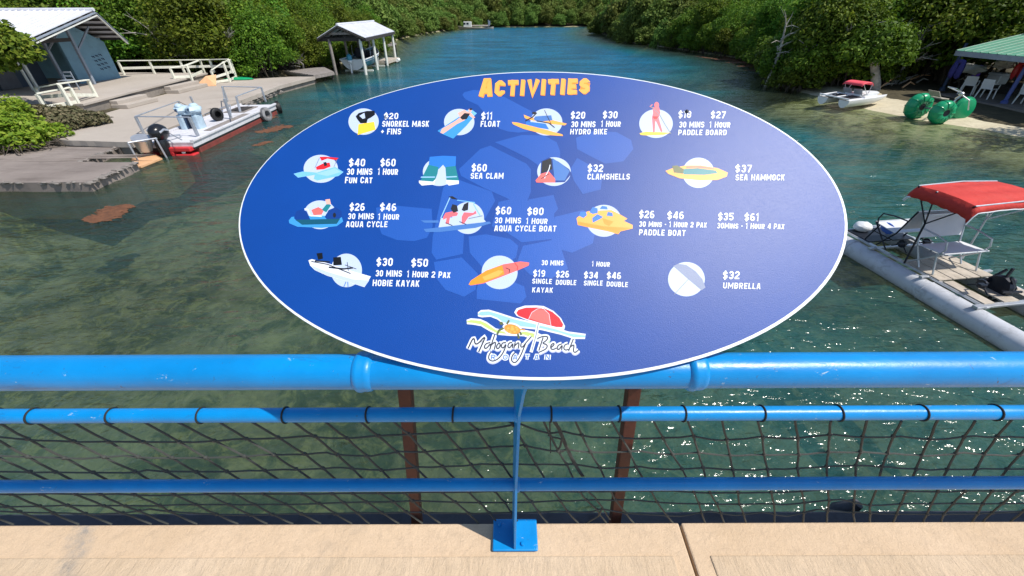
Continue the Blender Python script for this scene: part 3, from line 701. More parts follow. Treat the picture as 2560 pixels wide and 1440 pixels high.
act('catamaran pedal boat with red canopy', 'fun cat', (802, 422, 43, 35),
 [('lcyan', ZA([(120, 940), (200, 920), (330, 930), (400, 905), (490, 880), (565, 925), (520, 960), (330, 1000), (300, 985), (310, 950), (160, 975)])), ('sky', ZA([(320, 940), (490, 890), (540, 925), (420, 960)])),
  ('red', ZA([(350, 790), (400, 788), (520, 800), (500, 820), (420, 805), (370, 825)])), ('red', ZA([(320, 880), (380, 850), (440, 840), (450, 875), (390, 900), (325, 905)])), ('dark', ZA([(385, 840), (410, 835), (420, 865), (395, 875)])), ('line', 'grey', ZA([(350, 800), (310, 890)]), 1.4), ('line', 'grey', ZA([(505, 815), (480, 880)]), 1.4)],
 [('$40', 871, 416, 912, 416, 18), ('$60', 950, 416, 988, 416, 18), ('30 Mins', 866, 437, 930, 437, 15), ('1 Hour', 944, 437, 994, 437, 15), ('Fun Cat', 862, 458, 930, 458, 15)])
act('pair of blue green lounge floats', 'sea clam', (1098, 430, 41, 35),
 [('mid', ZA([(1330, 790), (1450, 780), (1565, 785), (1560, 900), (1480, 900), (1450, 860), (1410, 900), (1320, 880)])), ('teal', ZA([(1320, 860), (1410, 880), (1400, 940), (1370, 1020), (1250, 1000), (1270, 960)])), ('teal', ZA([(1470, 880), (1560, 870), (1590, 1000), (1480, 1000)])),
  ('white', ZA([(1235, 1000), (1360, 1010), (1385, 985), (1370, 1035), (1260, 1045), (1235, 1020)])), ('white', ZA([(1480, 995), (1590, 1000), (1590, 1030), (1500, 1045), (1475, 1020)])), ('sky', ZA([(1255, 965), (1380, 965), (1375, 975), (1250, 975)])), ('sky', ZA([(1475, 965), (1570, 960), (1575, 970), (1475, 975)]))],
 [('$60', 1178, 429, 1216, 429, 18), ('Sea Clam', 1176, 447, 1258, 447, 14)])
act('beach loungers under a clam shade', 'clamshells', (1385, 429, 42, 36),
 [('navy', ZB([(330, 830), (400, 795), (480, 830), (580, 900), (600, 940), (540, 1015), (450, 1018), (320, 1010)])), ('steel', ZB([(430, 800), (520, 860), (585, 915), (540, 1000), (450, 1000)])), ('dark', ZB([(340, 830), (420, 800), (430, 900), (330, 940)])), ('lred', ZB([(280, 1000), (330, 940), (400, 920), (455, 985), (455, 1018), (290, 1018)])), ('line', 'white', ZB([(360, 980), (400, 900), (410, 860)]), 2), ('line', 'ink', ZB([(330, 985), (400, 940)]), 2)],
 [('$32', 1468, 430, 1507, 430, 18), ('Clamshells', 1468, 449, 1574, 449, 14)])
act('oval orange sea hammock', 'sea hammock', (1746, 432, 40, 38),
 [('amber', ZB([(1435, 915), (1500, 890), (1620, 865), (1750, 865), (1900, 890), (1990, 930), (1980, 965), (1900, 995), (1750, 1000), (1560, 980), (1460, 940)])), ('lred', ZB([(1620, 875), (1750, 872), (1860, 890), (1880, 900), (1700, 885), (1620, 890)])), ('teal', ZB([(1560, 900), (1720, 890), (1880, 910), (1900, 935), (1780, 950), (1600, 945)])), ('olive', ZB([(1495, 870), (1540, 865), (1600, 900), (1590, 940), (1510, 930)]))],
 [('$37', 1837, 431, 1878, 431, 18), ('Sea Hammock', 1838, 451, 1961, 451, 14)])
act('water trike with big round wheels', 'aqua cycle', (800, 537, 41, 36),
 [('cyan', ZC([(145, 280), (170, 250), (300, 240), (600, 240), (615, 290), (560, 330), (430, 345), (220, 335), (150, 305)])), ('navy', ZC([(190, 260), (210, 200), (260, 185), (300, 200), (330, 270), (330, 310), (220, 290)])), ('navy', ZC([(455, 250), (490, 190), (550, 165), (600, 200), (605, 250), (560, 280), (480, 275)])), ('ell', 'dark', ZC([(540, 235)])[0], 4, 6), ('dteal', ZC([(200, 275), (590, 265), (560, 310), (260, 318)])),
  ('lred', ZC([(340, 190), (400, 165), (450, 190), (430, 230), (360, 235)])), ('teal', ZC([(430, 190), (480, 130), (510, 150), (470, 210)])), ('skin', ZC([(460, 100), (500, 95), (510, 140), (470, 140)])), ('line', 'white', ZC([(280, 180), (310, 185), (330, 240), (430, 245)]), 2.5)],
 [('$26', 873, 527, 911, 527, 18), ('$46', 949, 527, 990, 528, 18), ('30 Mins', 869, 548, 934, 548, 14), ('1 Hour', 945, 549, 997, 549, 14), ('Aqua Cycle', 864, 568, 968, 568, 14)])
act('two riders on a pontoon pedal boat', 'aqua cycle boat', (1170, 545, 40, 40),
 [('steel', ZC([(1285, 280), (1440, 280), (1440, 300), (1320, 300)])), ('disc', ZC([(1460, 260), (1800, 240), (1850, 290), (1700, 330), (1440, 340)])), ('steel', ZC([(1310, 355), (1360, 350), (1880, 290), (1895, 305), (1760, 345), (1450, 380), (1330, 380)])),
  ('pink', ZC([(1480, 250), (1500, 215), (1570, 200), (1610, 215), (1600, 240), (1540, 250), (1530, 310), (1500, 310), (1510, 260), (1480, 275)])), ('dark', ZC([(1545, 180), (1560, 140), (1600, 150), (1610, 200), (1570, 215)])), ('pink', ZC([(1640, 250), (1660, 210), (1740, 215), (1760, 195), (1770, 220), (1700, 250), (1660, 310), (1640, 310)])), ('dark', ZC([(1640, 190), (1660, 140), (1700, 120), (1695, 190), (1660, 200)])),
  ('line', 'sky', ZC([(1460, 260), (1540, 80)]), 2.2), ('line', 'lcyan', ZC([(1600, 105), (1750, 125), (1745, 145), (1800, 240)]), 2), ('dark', ZC([(1525, 75), (1560, 70), (1610, 100), (1560, 95)])), ('line', 'grey', ZC([(1700, 265), (1820, 240)]), 2), ('line', 'ink', ZC([(1500, 300), (1560, 325)]), 2), ('line', 'ink', ZC([(1620, 290), (1680, 315)]), 2)],
 [('$60', 1238, 536, 1277, 536, 18), ('$80', 1317, 538, 1358, 538, 18), ('30 Mins', 1236, 558, 1302, 559, 14), ('1 Hour', 1315, 560, 1368, 560, 14), ('Aqua Cycle Boat', 1235, 578, 1390, 579, 14)])
act('orange four seat paddle boat', 'paddle boat', (1510, 552, 44, 40),
 [('amber', ZD([(420, 260), (450, 235), (520, 200), (620, 195), (720, 190), (790, 225), (860, 265), (830, 285), (905, 320), (905, 350), (800, 375), (780, 400), (690, 375), (520, 340), (430, 320)])), ('orange', ZD([(430, 290), (650, 330), (800, 340), (900, 345), (800, 372), (780, 398), (690, 372), (520, 340), (430, 318)])), ('orange', ZD([(640, 260), (740, 290), (700, 330), (660, 310)])),
  ('mid', ZD([(440, 240), (455, 205), (500, 205), (510, 235), (480, 260)])), ('mid', ZD([(530, 210), (560, 165), (600, 175), (605, 215), (560, 225)])), ('mid', ZD([(560, 300), (555, 260), (600, 225), (650, 250), (620, 270), (580, 290)])), ('mid', ZD([(680, 240), (690, 205), (730, 215), (735, 245)])), ('mid', ZD([(620, 180), (640, 155), (680, 160), (690, 185)]))],
 [('$26', 1597, 545, 1635, 546, 18), ('$46', 1667, 548, 1709, 548, 18), ('30 Mins - 1 Hour 2 Pax', 1597, 567, 1766, 569, 13), ('Paddle Boat', 1597, 588, 1713, 590, 14), ('$35', 1794, 551, 1833, 551, 18), ('$61', 1860, 552, 1896, 553, 18), ('30Mins - 1 Hour 4 Pax', 1792, 571, 1960, 573, 13)])
act('white two seat kayak with black seats', 'two person kayak', (866, 676, 39, 42),
 [('white', ZC([(315, 625), (345, 615), (480, 650), (700, 720), (855, 765), (800, 858), (620, 800), (480, 760), (370, 710), (330, 670)])), ('disc', ZC([(340, 670), (480, 725), (700, 790), (840, 800), (800, 856), (620, 798), (480, 758), (370, 708)])),
  ('black', ZC([(385, 565), (435, 560), (440, 610), (400, 620)])), ('black', ZC([(530, 600), (595, 595), (605, 665), (530, 670)])), ('line', 'ink', ZC([(340, 635), (480, 660), (680, 740)]), 2.6), ('line', 'dark', ZC([(370, 630), (500, 640)]), 3.6), ('line', 'dark', ZC([(490, 685), (620, 700), (700, 690)]), 4), ('line', 'ink', ZC([(630, 665), (730, 700)]), 1.6), ('line', 'ink', ZC([(650, 640), (660, 720)]), 1.6), ('line', 'steel', ZC([(640, 810), (620, 858)]), 2), ('line', 'steel', ZC([(655, 810), (658, 862)]), 2)],
 [('$30', 940, 665, 981, 665, 19), ('$50', 1027, 667, 1069, 667, 19), ('30 Mins', 938, 691, 1004, 692, 15), ('1 Hour 2 Pax', 1017, 693, 1125, 695, 15), ('Hobie Kayak', 931, 715, 1048, 717, 15)])
act('orange red kayak seen from above', 'kayak', (1249, 681, 45, 42),
 [('lred', ZC([(1700, 835), (1720, 800), (1850, 715), (2000, 660), (2150, 635), (2225, 645), (2220, 670), (2130, 710), (1980, 770), (1830, 825), (1720, 842)])), ('orange', ZC([(1700, 835), (1720, 800), (1850, 715), (1990, 668), (2010, 745), (1830, 820), (1720, 840)])), ('amber', ZC([(1820, 770), (1960, 710), (2000, 720), (1960, 760), (1840, 800)])), ('line', 'dark', ZC([(2020, 690), (2055, 705), (2050, 735)]), 2), ('line', 'red', ZC([(2100, 650), (2125, 680), (2120, 710)]), 1.6)],
 [('30 Mins', 1353, 663, 1408, 664, 12), ('1 Hour', 1479, 666, 1524, 667, 12), ('$19', 1332, 692, 1362, 692, 16), ('$26', 1389, 694, 1422, 694, 16), ('$34', 1459, 696, 1494, 697, 16), ('$46', 1516, 697, 1552, 698, 16), ('Single', 1330, 709, 1379, 710, 12), ('Double', 1389, 712, 1440, 713, 12), ('Single', 1459, 714, 1506, 714, 12), ('Double', 1516, 716, 1569, 718, 12), ('Kayak', 1330, 731, 1382, 732, 12)])
act('tilted grey sun umbrella', 'umbrella', (1716, 698, 46, 43),
 [('umb', ZD([(1255, 675), (1300, 655), (1370, 665), (1450, 720), (1510, 790), (1535, 860), (1500, 885), (1380, 785)])), ('line', 'grey', ZD([(1385, 790), (1265, 920)]), 1.4)],
 [('$32', 1806, 698, 1848, 698, 19), ('Umbrella', 1807, 721, 1901, 723, 14)])
P = Print(); text(P, 'A', 1198, 243, 1230, 242, 43, 'orange', .31, .00105, .12); text(P, 'CTIVITIES', 1235, 242, 1475, 236, 37, 'orange', .31, .00105, .08, .1)
text(P, 'A', 1197, 241, 1229, 240, 43, 'amber', .28, .00112, .12); text(P, 'CTIVITIES', 1234, 240, 1474, 234, 37, 'amber', .28, .00112, .08, .1); P.done('heading', 'orange heading ACTIVITIES')
# ---- emblem
P = Print()
def wave(col, top, bot, lay, pad=0):
    P.poly(col, [(x, y-pad) for x, y in ZE(top)]+[(x, y+pad) for x, y in ZE(bot)][::-1], lay)
bl_t = [(690, 225), (730, 195), (830, 190), (950, 225), (1150, 290), (1400, 350), (1650, 410), (1850, 470), (2070, 500)]
bl_b = [(690, 245), (740, 258), (850, 250), (940, 285), (1010, 340), (1250, 395), (1500, 420), (1750, 480), (1920, 535), (2060, 535)]
gr_t = [(545, 320), (600, 300), (720, 310), (800, 345), (920, 430), (1080, 460), (1300, 450), (1440, 480), (1620, 560)]
gr_b = [(550, 345), (620, 350), (730, 370), (830, 430), (930, 480), (1100, 495), (1280, 500), (1430, 560), (1600, 610)]
wave('white', bl_t, bl_b, .00085, 3); wave('white', gr_t, gr_b, .00086, 3)
wave('sky', bl_t, bl_b, .0009, -1.2); wave('green', gr_t, gr_b, .00091, -1.2)
ub = ZE([(1170, 215), (1200, 170), (1300, 140), (1440, 138), (1530, 145), (1650, 200), (1740, 280), (1790, 370), (1780, 410), (1700, 408), (1500, 355), (1300, 295), (1200, 255)])
cx = sum(p[0] for p in ub)/len(ub); cy = sum(p[1] for p in ub)/len(ub)
P.poly('white', [(cx+(x-cx)*1.05, cy+(y-cy)*1.14) for x, y in ub], .00095)
P.poly('red', [(cx+(x-cx)*.97, cy+(y-cy)*.93) for x, y in ub], .00098)
P.poly('lred', ZE([(1340, 285), (1380, 210), (1450, 170), (1540, 170), (1600, 240), (1620, 370), (1500, 340)]), .00101)
P.line('white', ZE([(1340, 295), (1380, 210), (1450, 165), (1520, 150), (1600, 230), (1625, 380)]), 1, .00104)
P.line('white', ZE([(1465, 340), (1430, 520), (1370, 720)]), 8, .00094); P.line('grey', ZE([(1465, 345), (1430, 520), (1380, 700)]), 2, .00103)
P.ell('white', ZE([(1520, 145)])[0], 4, 3.5, .00105)
P.done('emblem', 'beach emblem with red umbrella and waves')
P = Print()
tb = ZE([(1130, 425)])[0]
P.ell('white', tb, 25, 16, .00099, .25); P.ell('gold', tb, 21, 12, .00106, .25)
for k in range(7): P.ell('amber', (tb[0]+13*cos(k*.9+.2), tb[1]+7*sin(k*.9)+1), 3.4, 2.6, .0011+k*.000003)
P.ell('amber', tb, 5, 4, .00115); P.ell('olive', ZE([(990, 350)])[0], 5, 4, .00107, .4)
for q in ([(1060, 360), (1090, 310)], [(1020, 410), (960, 440), (935, 495)], [(1200, 480), (1215, 545)], [(1230, 460), (1245, 500)]): P.line('olive', ZE(q), 5, .00108)
P.line('orange', ZE([(1225, 425), (1290, 435)]), 3, .00109)
P.done('turtle_figure', 'small orange sea turtle figure')
P = Print()
SCR = [[(565, 670), (640, 510), (657, 652), (805, 485), (700, 715)], [(850, 595), (790, 610), (765, 660), (800, 678), (855, 600), (850, 672)], [(905, 495), (840, 690)], [(860, 630), (905, 585), (918, 605), (900, 685)],
 [(960, 600), (925, 640), (935, 680), (970, 660), (978, 615), (955, 598)], [(1050, 595), (1000, 600), (985, 655), (1020, 668), (1055, 605), (1025, 710), (960, 800), (880, 840), (825, 810), (832, 750), (858, 720)],
 [(1130, 595), (1085, 600), (1070, 655), (1100, 668), (1140, 600), (1132, 665)], [(1168, 590), (1150, 672)], [(1160, 640), (1205, 592), (1218, 612), (1205, 672)], [(1245, 600), (1235, 650), (1262, 658), (1295, 610), (1375, 518)],
 [(1300, 610), (1275, 670), (1240, 760), (1190, 840), (1150, 858), (1115, 820), (1130, 760), (1165, 725)],
 [(1525, 530), (1470, 700)], [(1452, 545), (1520, 515), (1592, 520), (1570, 570), (1510, 605), (1582, 625), (1570, 672), (1520, 700), (1468, 722)], [(1625, 660), (1668, 625), (1660, 602), (1625, 625), (1620, 672), (1650, 690), (1695, 665)],
 [(1765, 612), (1715, 630), (1700, 678), (1730, 690), (1772, 620), (1762, 692)], [(1842, 612), (1805, 622), (1785, 670), (1812, 696), (1850, 682)], [(1912, 550), (1850, 705)], [(1870, 655), (1912, 622), (1922, 642), (1908, 705), (1935, 728), (1978, 690)]]
def smooth(l):
    for _ in range(2):
        o = [l[0]]
        for a, c in zip(l, l[1:]): o += [(a[0]*.75+c[0]*.25, a[1]*.75+c[1]*.25), (a[0]*.25+c[0]*.75, a[1]*.25+c[1]*.75)]
        o.append(l[-1]); l = o
    return l
for i, l in enumerate(SCR):
    s_ = smooth(l); sh = [(x, y+12) for x, y in s_]
    P.line('lav', ZE(sh), 12, .00100+.000003*i); P.line('white', ZE(s_), 11, .00107+.000003*i)
for x, ch in ((850, 'R'), (1005, 'O'), (1130, 'A'), (1285, 'T'), (1405, 'A'), (1545, 'N')):
    a, c = ZE([(x, 815)])[0], ZE([(x+66, 815)])[0]
    text(P, ch, a[0], a[1], c[0], c[1], 12, 'white', .2, .00106, .1, .1, th=7)
    text(P, ch, a[0], a[1], c[0], c[1], 12, 'steel', .2, .00122, .1, .1, th=2.2)
for i, l in enumerate(SCR):
    s_ = smooth(l); P.line('ink', ZE(s_), 3.0 if i not in (0,) else 3.4, .00116+.000003*i)
P.done('script_lettering', 'handwritten style beach name')
# fixing screws
for x, y in ((1717, 279), (966, 292)):
    b = MB(); p = onsign(x, y, .001); b.lathe([(.0, .0032), (.0025, .003), (.0042, .0018), (.0045, 0)], p, SN, 12); b.build('screw', M['alu' if x < 1000 else 'navy'], sg, smooth=True)
# ================================================================ left bank: quay, terrace, boat ramp
quay = struct(bpy.data.objects.new('quay', None)); COL.objects.link(quay); ROOT['quay'] = Vector((0, 0, 0))
def edge(p, q, n, j):
    p, q = Vector(p), Vector(q); d = (q-p); nn = Vector((-d.y, d.x)).normalized()
    return [tuple(p.lerp(q, i/n)+nn*(R.uniform(-j, j) if 0 < i else 0)) for i in range(n)]
qp = edge((-12.65, 14.0), (-13.65, 26.8), 40, .03)+edge((-13.65, 26.8), (-13.2, 30.7), 10, .02)+edge((-13.2, 30.7), (-15.4, 30.6), 4, .05)+[(-17.5, 29.3), (-19.4, 28.7), (-22, 24), (-22, 16), (-19, 15.2), (-16.6, 14.6)]+edge((-14.9, 14.25), (-12.65, 14.0), 8, .02)
b = MB(); b.prism(qp, .27, .45); b.build('concrete_slab', M['dock_conc'], quay, bevel=.008)
ins = [(x-.12*(1 if x > -16 else 0), y+.06) for x, y in qp]
b = MB(); b.prism(ins, -1.6, .268); b.build('quay_wall', M['wall_conc'], quay)
# broken edge of the quay: lumps of stone and mortar
b = MB()
for i in range(70):
    t_ = R.random(); x = -12.63-1.0*t_; y = 14+12.8*t_
    b.ell((x+R.uniform(-.03, .03), y, .26+R.uniform(-.16, .05)), (.04+R.random()*.04, .08+R.random()*.1, .04), 6, 4, .5, i)
b.build('edge_rubble', M['stone'], quay, smooth=True, kind='stuff')
tp = [(-17.7, 18.2), (-18.15, 21.4), (-18.5, 24.6), (-18.95, 28.55), (-24, 28.9), (-31, 28.9), (-31, 18.2)]
ter = struct(bpy.data.objects.new('terrace', None)); COL.objects.link(ter); ROOT['terrace'] = Vector((0, 0, 0))
b = MB(); b.prism([(x+.06, y) for x, y in tp], .84, .93); b.build('terrace_slab', M['dock_conc'], ter, bevel=.01)
b = MB(); b.prism([(x-.02 if x > -20 else x, y) for x, y in tp], .0, .838); b.build('terrace_wall', M['wall_conc'], ter)
def steps(y0, y1, xf):
    for k, (w_, z) in enumerate(((.36, .78), (.74, .62))):
        b = MB(); b.box((xf+w_/2+.02, (y0+y1)/2+k*.02, (z+.45)/2+.0), (w_, y1-y0+.1*k, z-.45)); b.build('step', M['dock_conc'], ter, bevel=.02)
steps(19.75, 21.55, -17.95); steps(23.9, 26.3, -18.45)
# ramp
rp = struct(bpy.data.objects.new('boat_ramp', None)); COL.objects.link(rp); ROOT['boat_ramp'] = Vector((0, 0, 0))
c1, c2, c3 = at(219, 454, .28), at(340, 406, .25), at(318, 403, .1)
n1, n2 = at(195, 405, .26), at(305, 360, .28)
poly = [(-24, 10.5), (-17, c1.y+.02)]+edge((-14, c1.y+.02), (c1.x, c1.y), 8, .02)+edge((c1.x, c1.y), (c2.x, c2.y), 9, .04)+[(c2.x, c2.y), (n1.x+.6, n1.y-.05)]+edge((n1.x, n1.y), (n2.x, n2.y), 8, .04)+[(n2.x, n2.y), (-13.2, 14.05), (-15, 14.2), (-17, 14.7), (-24, 15.5)]
def rz(p): return .26+.015*noise.noise(Vector((p.x*2, p.y*2, 0)))
b = MB(); b.prism(poly, -.8, rz); b.build('ramp_slab', M['ramp_conc'], rp)
b = MB()
for a, c, n in ((c1, c2, 26), (n1, n2, 18), (Vector((-17, c1.y+.02, 0)), c1, 20)):
    for i in range(n*2):
        p = a.lerp(c, R.random()); b.ell((p.x+R.uniform(-.04, .04), p.y+R.uniform(-.02, .06), rz(p)-R.random()*.04), (.03+R.random()**2*.12, .03+R.random()*.05, .015+R.random()*.025), 7, 5, .7, i)
b.build('edge_rubble', M['stone'], rp, smooth=True, kind='stuff')
b = MB()   # ridges the water and wear have cut in the slab
for i in range(26):
    x = -19+R.random()*6.3; y = 11.2+R.random()*2.0; L_ = .5+R.random()*1.2
    b.ell((x, y, rz(Vector((x, y, 0)))+.0), (L_, .03+R.random()*.05, .02), 10, 4, .5, i)
b.build('worn_ridge', M['ramp_conc'], rp, smooth=True, kind='stuff')
b = MB(); b.prism([(c2.x+.7, c2.y+.1), (c2.x-.3, c2.y-.3), (n1.x-.3, n1.y-.1), (n1.x, n1.y+.1), (n2.x-.2, n2.y), (-12.7, 14.1), (-11.1, 14.0)], -.9, lambda p: -.07-.06*max(0, p.x+12.2)+.02*noise.noise(Vector((p.x*3, p.y*3, 0)))); M['algae'] = mat('algae_ledge', (.3, .26, .12), .9, 0, .3, 3, .6, 12, .02, (.12, .1, .04), .8); b.build('sunken_ledge', M['algae'], rp)
# slatted wooden landing awash beside the ramp, with its tube handrail
ld_ = thing('wooden_landing', 'half sunken tan wooden slat landing at the outer corner of the boat ramp', 'landing', tuple(at(370, 405, .03)))
a, c, d_, e = at(348, 420, .03), at(330, 398, .05), at(402, 398, .03), at(375, 383, .05)
for i in range(6):
    f = (i+.5)/6; b = MB(); b.beam(c.lerp(a, f), e.lerp(d_, f), (c-a).length/6*.82, .05); b.build('slat', M['tan_wood'], ld_)
hr = thing('tube_handrail', 'bare metal tube handrail standing over the sunken landing by the ramp', 'handrail', tuple(at(350, 412, 0)))
tops = []
for (bx, by), (tx, ty) in (((352, 414), (320, 357)), ((421, 402), (389, 346)), ((478, 381), (449, 337))):
    p = at(bx, by, -.1); q = aty(tx, ty, p.y); tops.append(q); b = MB(); b.tube([p-Vector((0, 0, .9)), p, q], .028, 10); b.build('post', M['steel'], hr, smooth=True)
b = MB(); b.tube(tops, .028, 10); b.build('top_bar', M['steel'], hr, smooth=True)

# ================================================================ white timber handrails
def wrail(label, posts, rails=(1, .48), zb=.45, w_=.09, tag_='white timber handrails', ext=()):
    """posts: (base pixel, top pixel) sight lines giving foot and head of each post"""
    P_ = []
    for (bx, by), (tx, ty), z in posts:
        p = at(bx, by, z); q = aty(tx, ty, p.y); q = Vector((p.x, p.y, q.z)); P_.append((p, q))
    r_ = thing('handrail', label, 'handrail', tuple(P_[0][0]), tag_)
    for p, q in P_:
        b = MB(); b.beam(p-Vector((0, 0, .03)), q, .1, .1, (0, 1, 0)); b.build('post', M['white_rail'], r_, bevel=.008)
    for k, f in enumerate(rails):
        for (p, q), (p2, q2) in zip(P_, P_[1:]):
            A_, B_ = p.lerp(q, f), p2.lerp(q2, f)
            if f == 1: A_ += Vector((0, 0, .022)); B_ += Vector((0, 0, .022))
            b = MB(); b.beam(A_, B_, .15 if f == 1 else .045, .045 if f == 1 else .13); b.build('top_rail' if f == 1 else 'mid_rail', M['white_rail'], r_, bevel=.006)
    return r_
wrail('long white handrail along the far end of the terrace against dark mangroves', [((311, 187), (297, 153), .93), ((387, 184), (372, 152), .93), ((462, 182), (449, 151), .93), ((535, 180), (525, 150), .93), ((582, 182), (567, 149), .93)])
wrail('white sloping handrail beside the far terrace steps', [((443, 213), (424, 171), .6), ((487, 216), (468, 164), .47), ((518, 199), (503, 151), .47)])
wrail('short white stair handrail at the plywood ramp', [((539, 208), (525, 177), .46), ((575, 205), (556, 157), .46), ((592, 197), (578, 150), .46)], (1, .45, .1))
wrail('white handrail by the near terrace steps, farther of two', [((257, 271), (218, 201), .45), ((176, 262), (137, 211), .93), ((112, 262), (75, 222), .93)])
wrail('white handrail by the near terrace steps, nearer of two beside the bush', [((213, 288), (150, 220), .46), ((130, 300), (82, 236), .46)], (1, .5))
# plywood ramp leaning from terrace to quay
b = MB(); q = [at(487, 216, .47), at(540, 214, .47), at(540, 186, .95), at(514, 190, .95)]
b.slab([q[0], q[1], q[2], q[3]], .03, (0, 0, 1)); tag(b.build('plywood_sheet', M['tan_wood']), 'orange tan plywood sheet leaning as a ramp between the white handrails', 'plywood sheet')
b = MB(); p = at(592, 200, .46); b.ell((p.x, p.y+.2, p.z+.04), (.95, .35, .11), 20, 8); b.prism([(p.x-.9, p.y+.05), (p.x+.9, p.y+.05), (p.x+.9, p.y+.35), (p.x-.9, p.y+.35)], p.z, p.z+.05)
tag(b.build('overturned_dinghy', M['green_plastic'], smooth=True), 'small green boat lying upside down at the end of the white handrails', 'boat')

# ================================================================ blue boat house with white sheet roof
hs = thing('boat_house', 'blue open fronted house with white ribbed metal roof on the left terrace', 'house', (-22, 23, .93))
E1, PK, E2 = aty(18, 112, 19.7), aty(232, 25, 24.1), aty(312, 98, 26.75)
E1 = Vector((-20.6, E1.y, E1.z)); XB = -33.0
def roof_face(a, c, name):   # a eave front, c ridge front; runs to x = XB
    n_ = Vector((0, c.z-a.z, -(c.y-a.y))); n_ = n_ if n_.z > 0 else -n_; n_.normalize()
    a2, c2 = Vector((XB, a.y, a.z)), Vector((XB, c.y, c.z))
    b = MB(); b.slab([a, c, c2, a2] if (c-a).cross(c2-a).dot(n_) > 0 else [a, a2, c2, c], .02, n_); f = b.build(name, M['roof_white'], hs)
    k = 0; x = min(a.x, c.x)-.12
    while x > XB+.1:
        fa = a.lerp(c, .0); b = MB(); p = Vector((x, a.y, a.z))+n_*.012; q_ = Vector((x, c.y, c.z))+n_*.012
        b.tube([p, q_], .026, 6); b.build('roof_rib', M['roof_white'], f, smooth=True); x -= .3; k += 1
    return n_
nL = roof_face(E1, PK, 'roof_sheet'); nR = roof_face(PK, E2, 'roof_sheet')
b = MB(); b.tube([PK+Vector((.05, 0, .02)), Vector((XB, PK.y, PK.z+.02))], .075, 8); b.build('ridge_cap', M['roof_white'], hs, smooth=True)
for a, c, n_ in ((E1, PK, nL), (PK, E2, nR)):
    o_ = Vector((.03, 0, -.11)); b = MB(); b.beam(a+o_, c+o_, .035, .17, (1, 0, 0)); b.m[:] = [0]*6; b.build('barge_board', M['trim_grey'], hs)
    o_ = Vector((.055, 0, -.215)); b = MB(); b.beam(a+o_, c+o_, .05, .07, (1, 0, 0)); b.build('white_trim', M['white_paint'], hs)
    L_ = (c-a)
    for k in range(6):   # purlins seen under the overhang
        p = a.lerp(c, (k+.5)/6)-n_*.09; b = MB(); b.beam(p+Vector((-.05, 0, 0)), Vector((-28, p.y, p.z)), .05, .11); b.build('purlin', M['dark_wood'], hs)
for k in range(5):
    x = -22.9-k*1.6
    for a, c, n_ in ((E1, PK, nL), (PK, E2, nR)):
        b = MB(); b.beam(Vector((x, a.y, a.z))-n_*.2, Vector((x, c.y, c.z))-n_*.2, .05, .12, (1, 0, 0)); b.build('rafter', M['bole'], hs)
zf = .93
def roof_z(y): return (E1.z+(PK.z-E1.z)*(y-E1.y)/(PK.y-E1.y) if y < PK.y else PK.z+(E2.z-PK.z)*(y-PK.y)/(E2.y-PK.y))-.3
def hpost(name, px, py, m='trim_grey', w_=.12):
    p = at(px, py, zf); b = MB(); b.box((p.x, p.y, (zf+roof_z(p.y))/2), (w_, w_, roof_z(p.y)-zf)); return b.build(name, M[m], hs, bevel=.008), p
_, pA = hpost('post', 237, 211); _, pB = hpost('post', 168, 214); _, pC = hpost('post', 96, 224, 'white_paint', .1); hpost('post', 84, 226, 'white_paint', .08)
W_ = at(302, 193, zf); W_ = Vector((W_.x*26.35/W_.y, 26.35, zf))
b = MB()
wy0 = pA.y+.25
pts = [Vector((W_.x, W_.y, zf)), Vector((W_.x, W_.y, roof_z(W_.y))), Vector((W_.x+.1, PK.y+.1, roof_z(PK.y+.1))), Vector((-22.75, wy0, roof_z(wy0))), Vector((-22.75, wy0, zf))]
b.slab(pts, .12, (1, 0, 0)); b.build('side_wall', M['wall_blue'], hs)
b = MB(); b.box((-27, W_.y, 1.9), (8.6, .12, 2.0)); b.build('back_wall', M['wall_blue'], hs)
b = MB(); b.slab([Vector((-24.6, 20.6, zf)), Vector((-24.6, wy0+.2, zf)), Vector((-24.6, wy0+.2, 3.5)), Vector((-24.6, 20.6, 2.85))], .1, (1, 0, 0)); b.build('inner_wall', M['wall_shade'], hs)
b = MB(); b.box((-24.54, 22.2, zf+1.02), (.06, .95, 2.0)); d_ = b.build('door', M['door_grey'], hs, bevel=.01); b = MB(); b.ell((-24.48, 22.6, zf+1), (.03, .03, .03)); b.build('handle', M['alu'], d_, smooth=True)
b = MB(); b.box((-23.7, 18.9, 1.8), (.1, 3.0, 1.8)); b.build('end_wall', M['wall_blue'], hs)
b = MB(); p = pA+Vector((0, 0, 1.75)); b.beam((pA.x, pA.y, roof_z(pA.y)-.1), (pB.x, pB.y, zf+1.55), .07, .07); b.build('brace', M['trim_grey'], hs)
b = MB(); b.beam((pA.x, pA.y, zf+1.5), (pA.x+.1, pA.y+1.2, roof_z(pA.y+1.2)), .07, .07); b.build('brace', M['trim_grey'], hs)
b = MB(); b.beam((pA.x, pA.y, roof_z(20.8)), (pA.x, 20.8, roof_z(20.8)), .08, .16); b.build('tie_beam', M['dark_wood'], hs)
# small sea creature cut-outs on the corner of the blue wall
b = MB()
for i in range(4):
    for j in range(3):
        x_ = -22.6+.012; y_ = wy0+1.35+j*.22+i*.05; z_ = 2.05-i*.2+j*.03
        yy = min(y_, W_.y-.1); xx = W_.x+(-22.75-W_.x)*(W_.y-yy)/(W_.y-wy0)+.03
        b.tube([(xx, yy-.07, z_+.05), (xx, yy-.02, z_), (xx, yy+.04, z_+.04), (xx, yy+.08, z_-.03)], .018, 5)
b.build('wall_ornament', M['deep_blue'], hs, label='dark wavy ornaments on the blue corner wall')
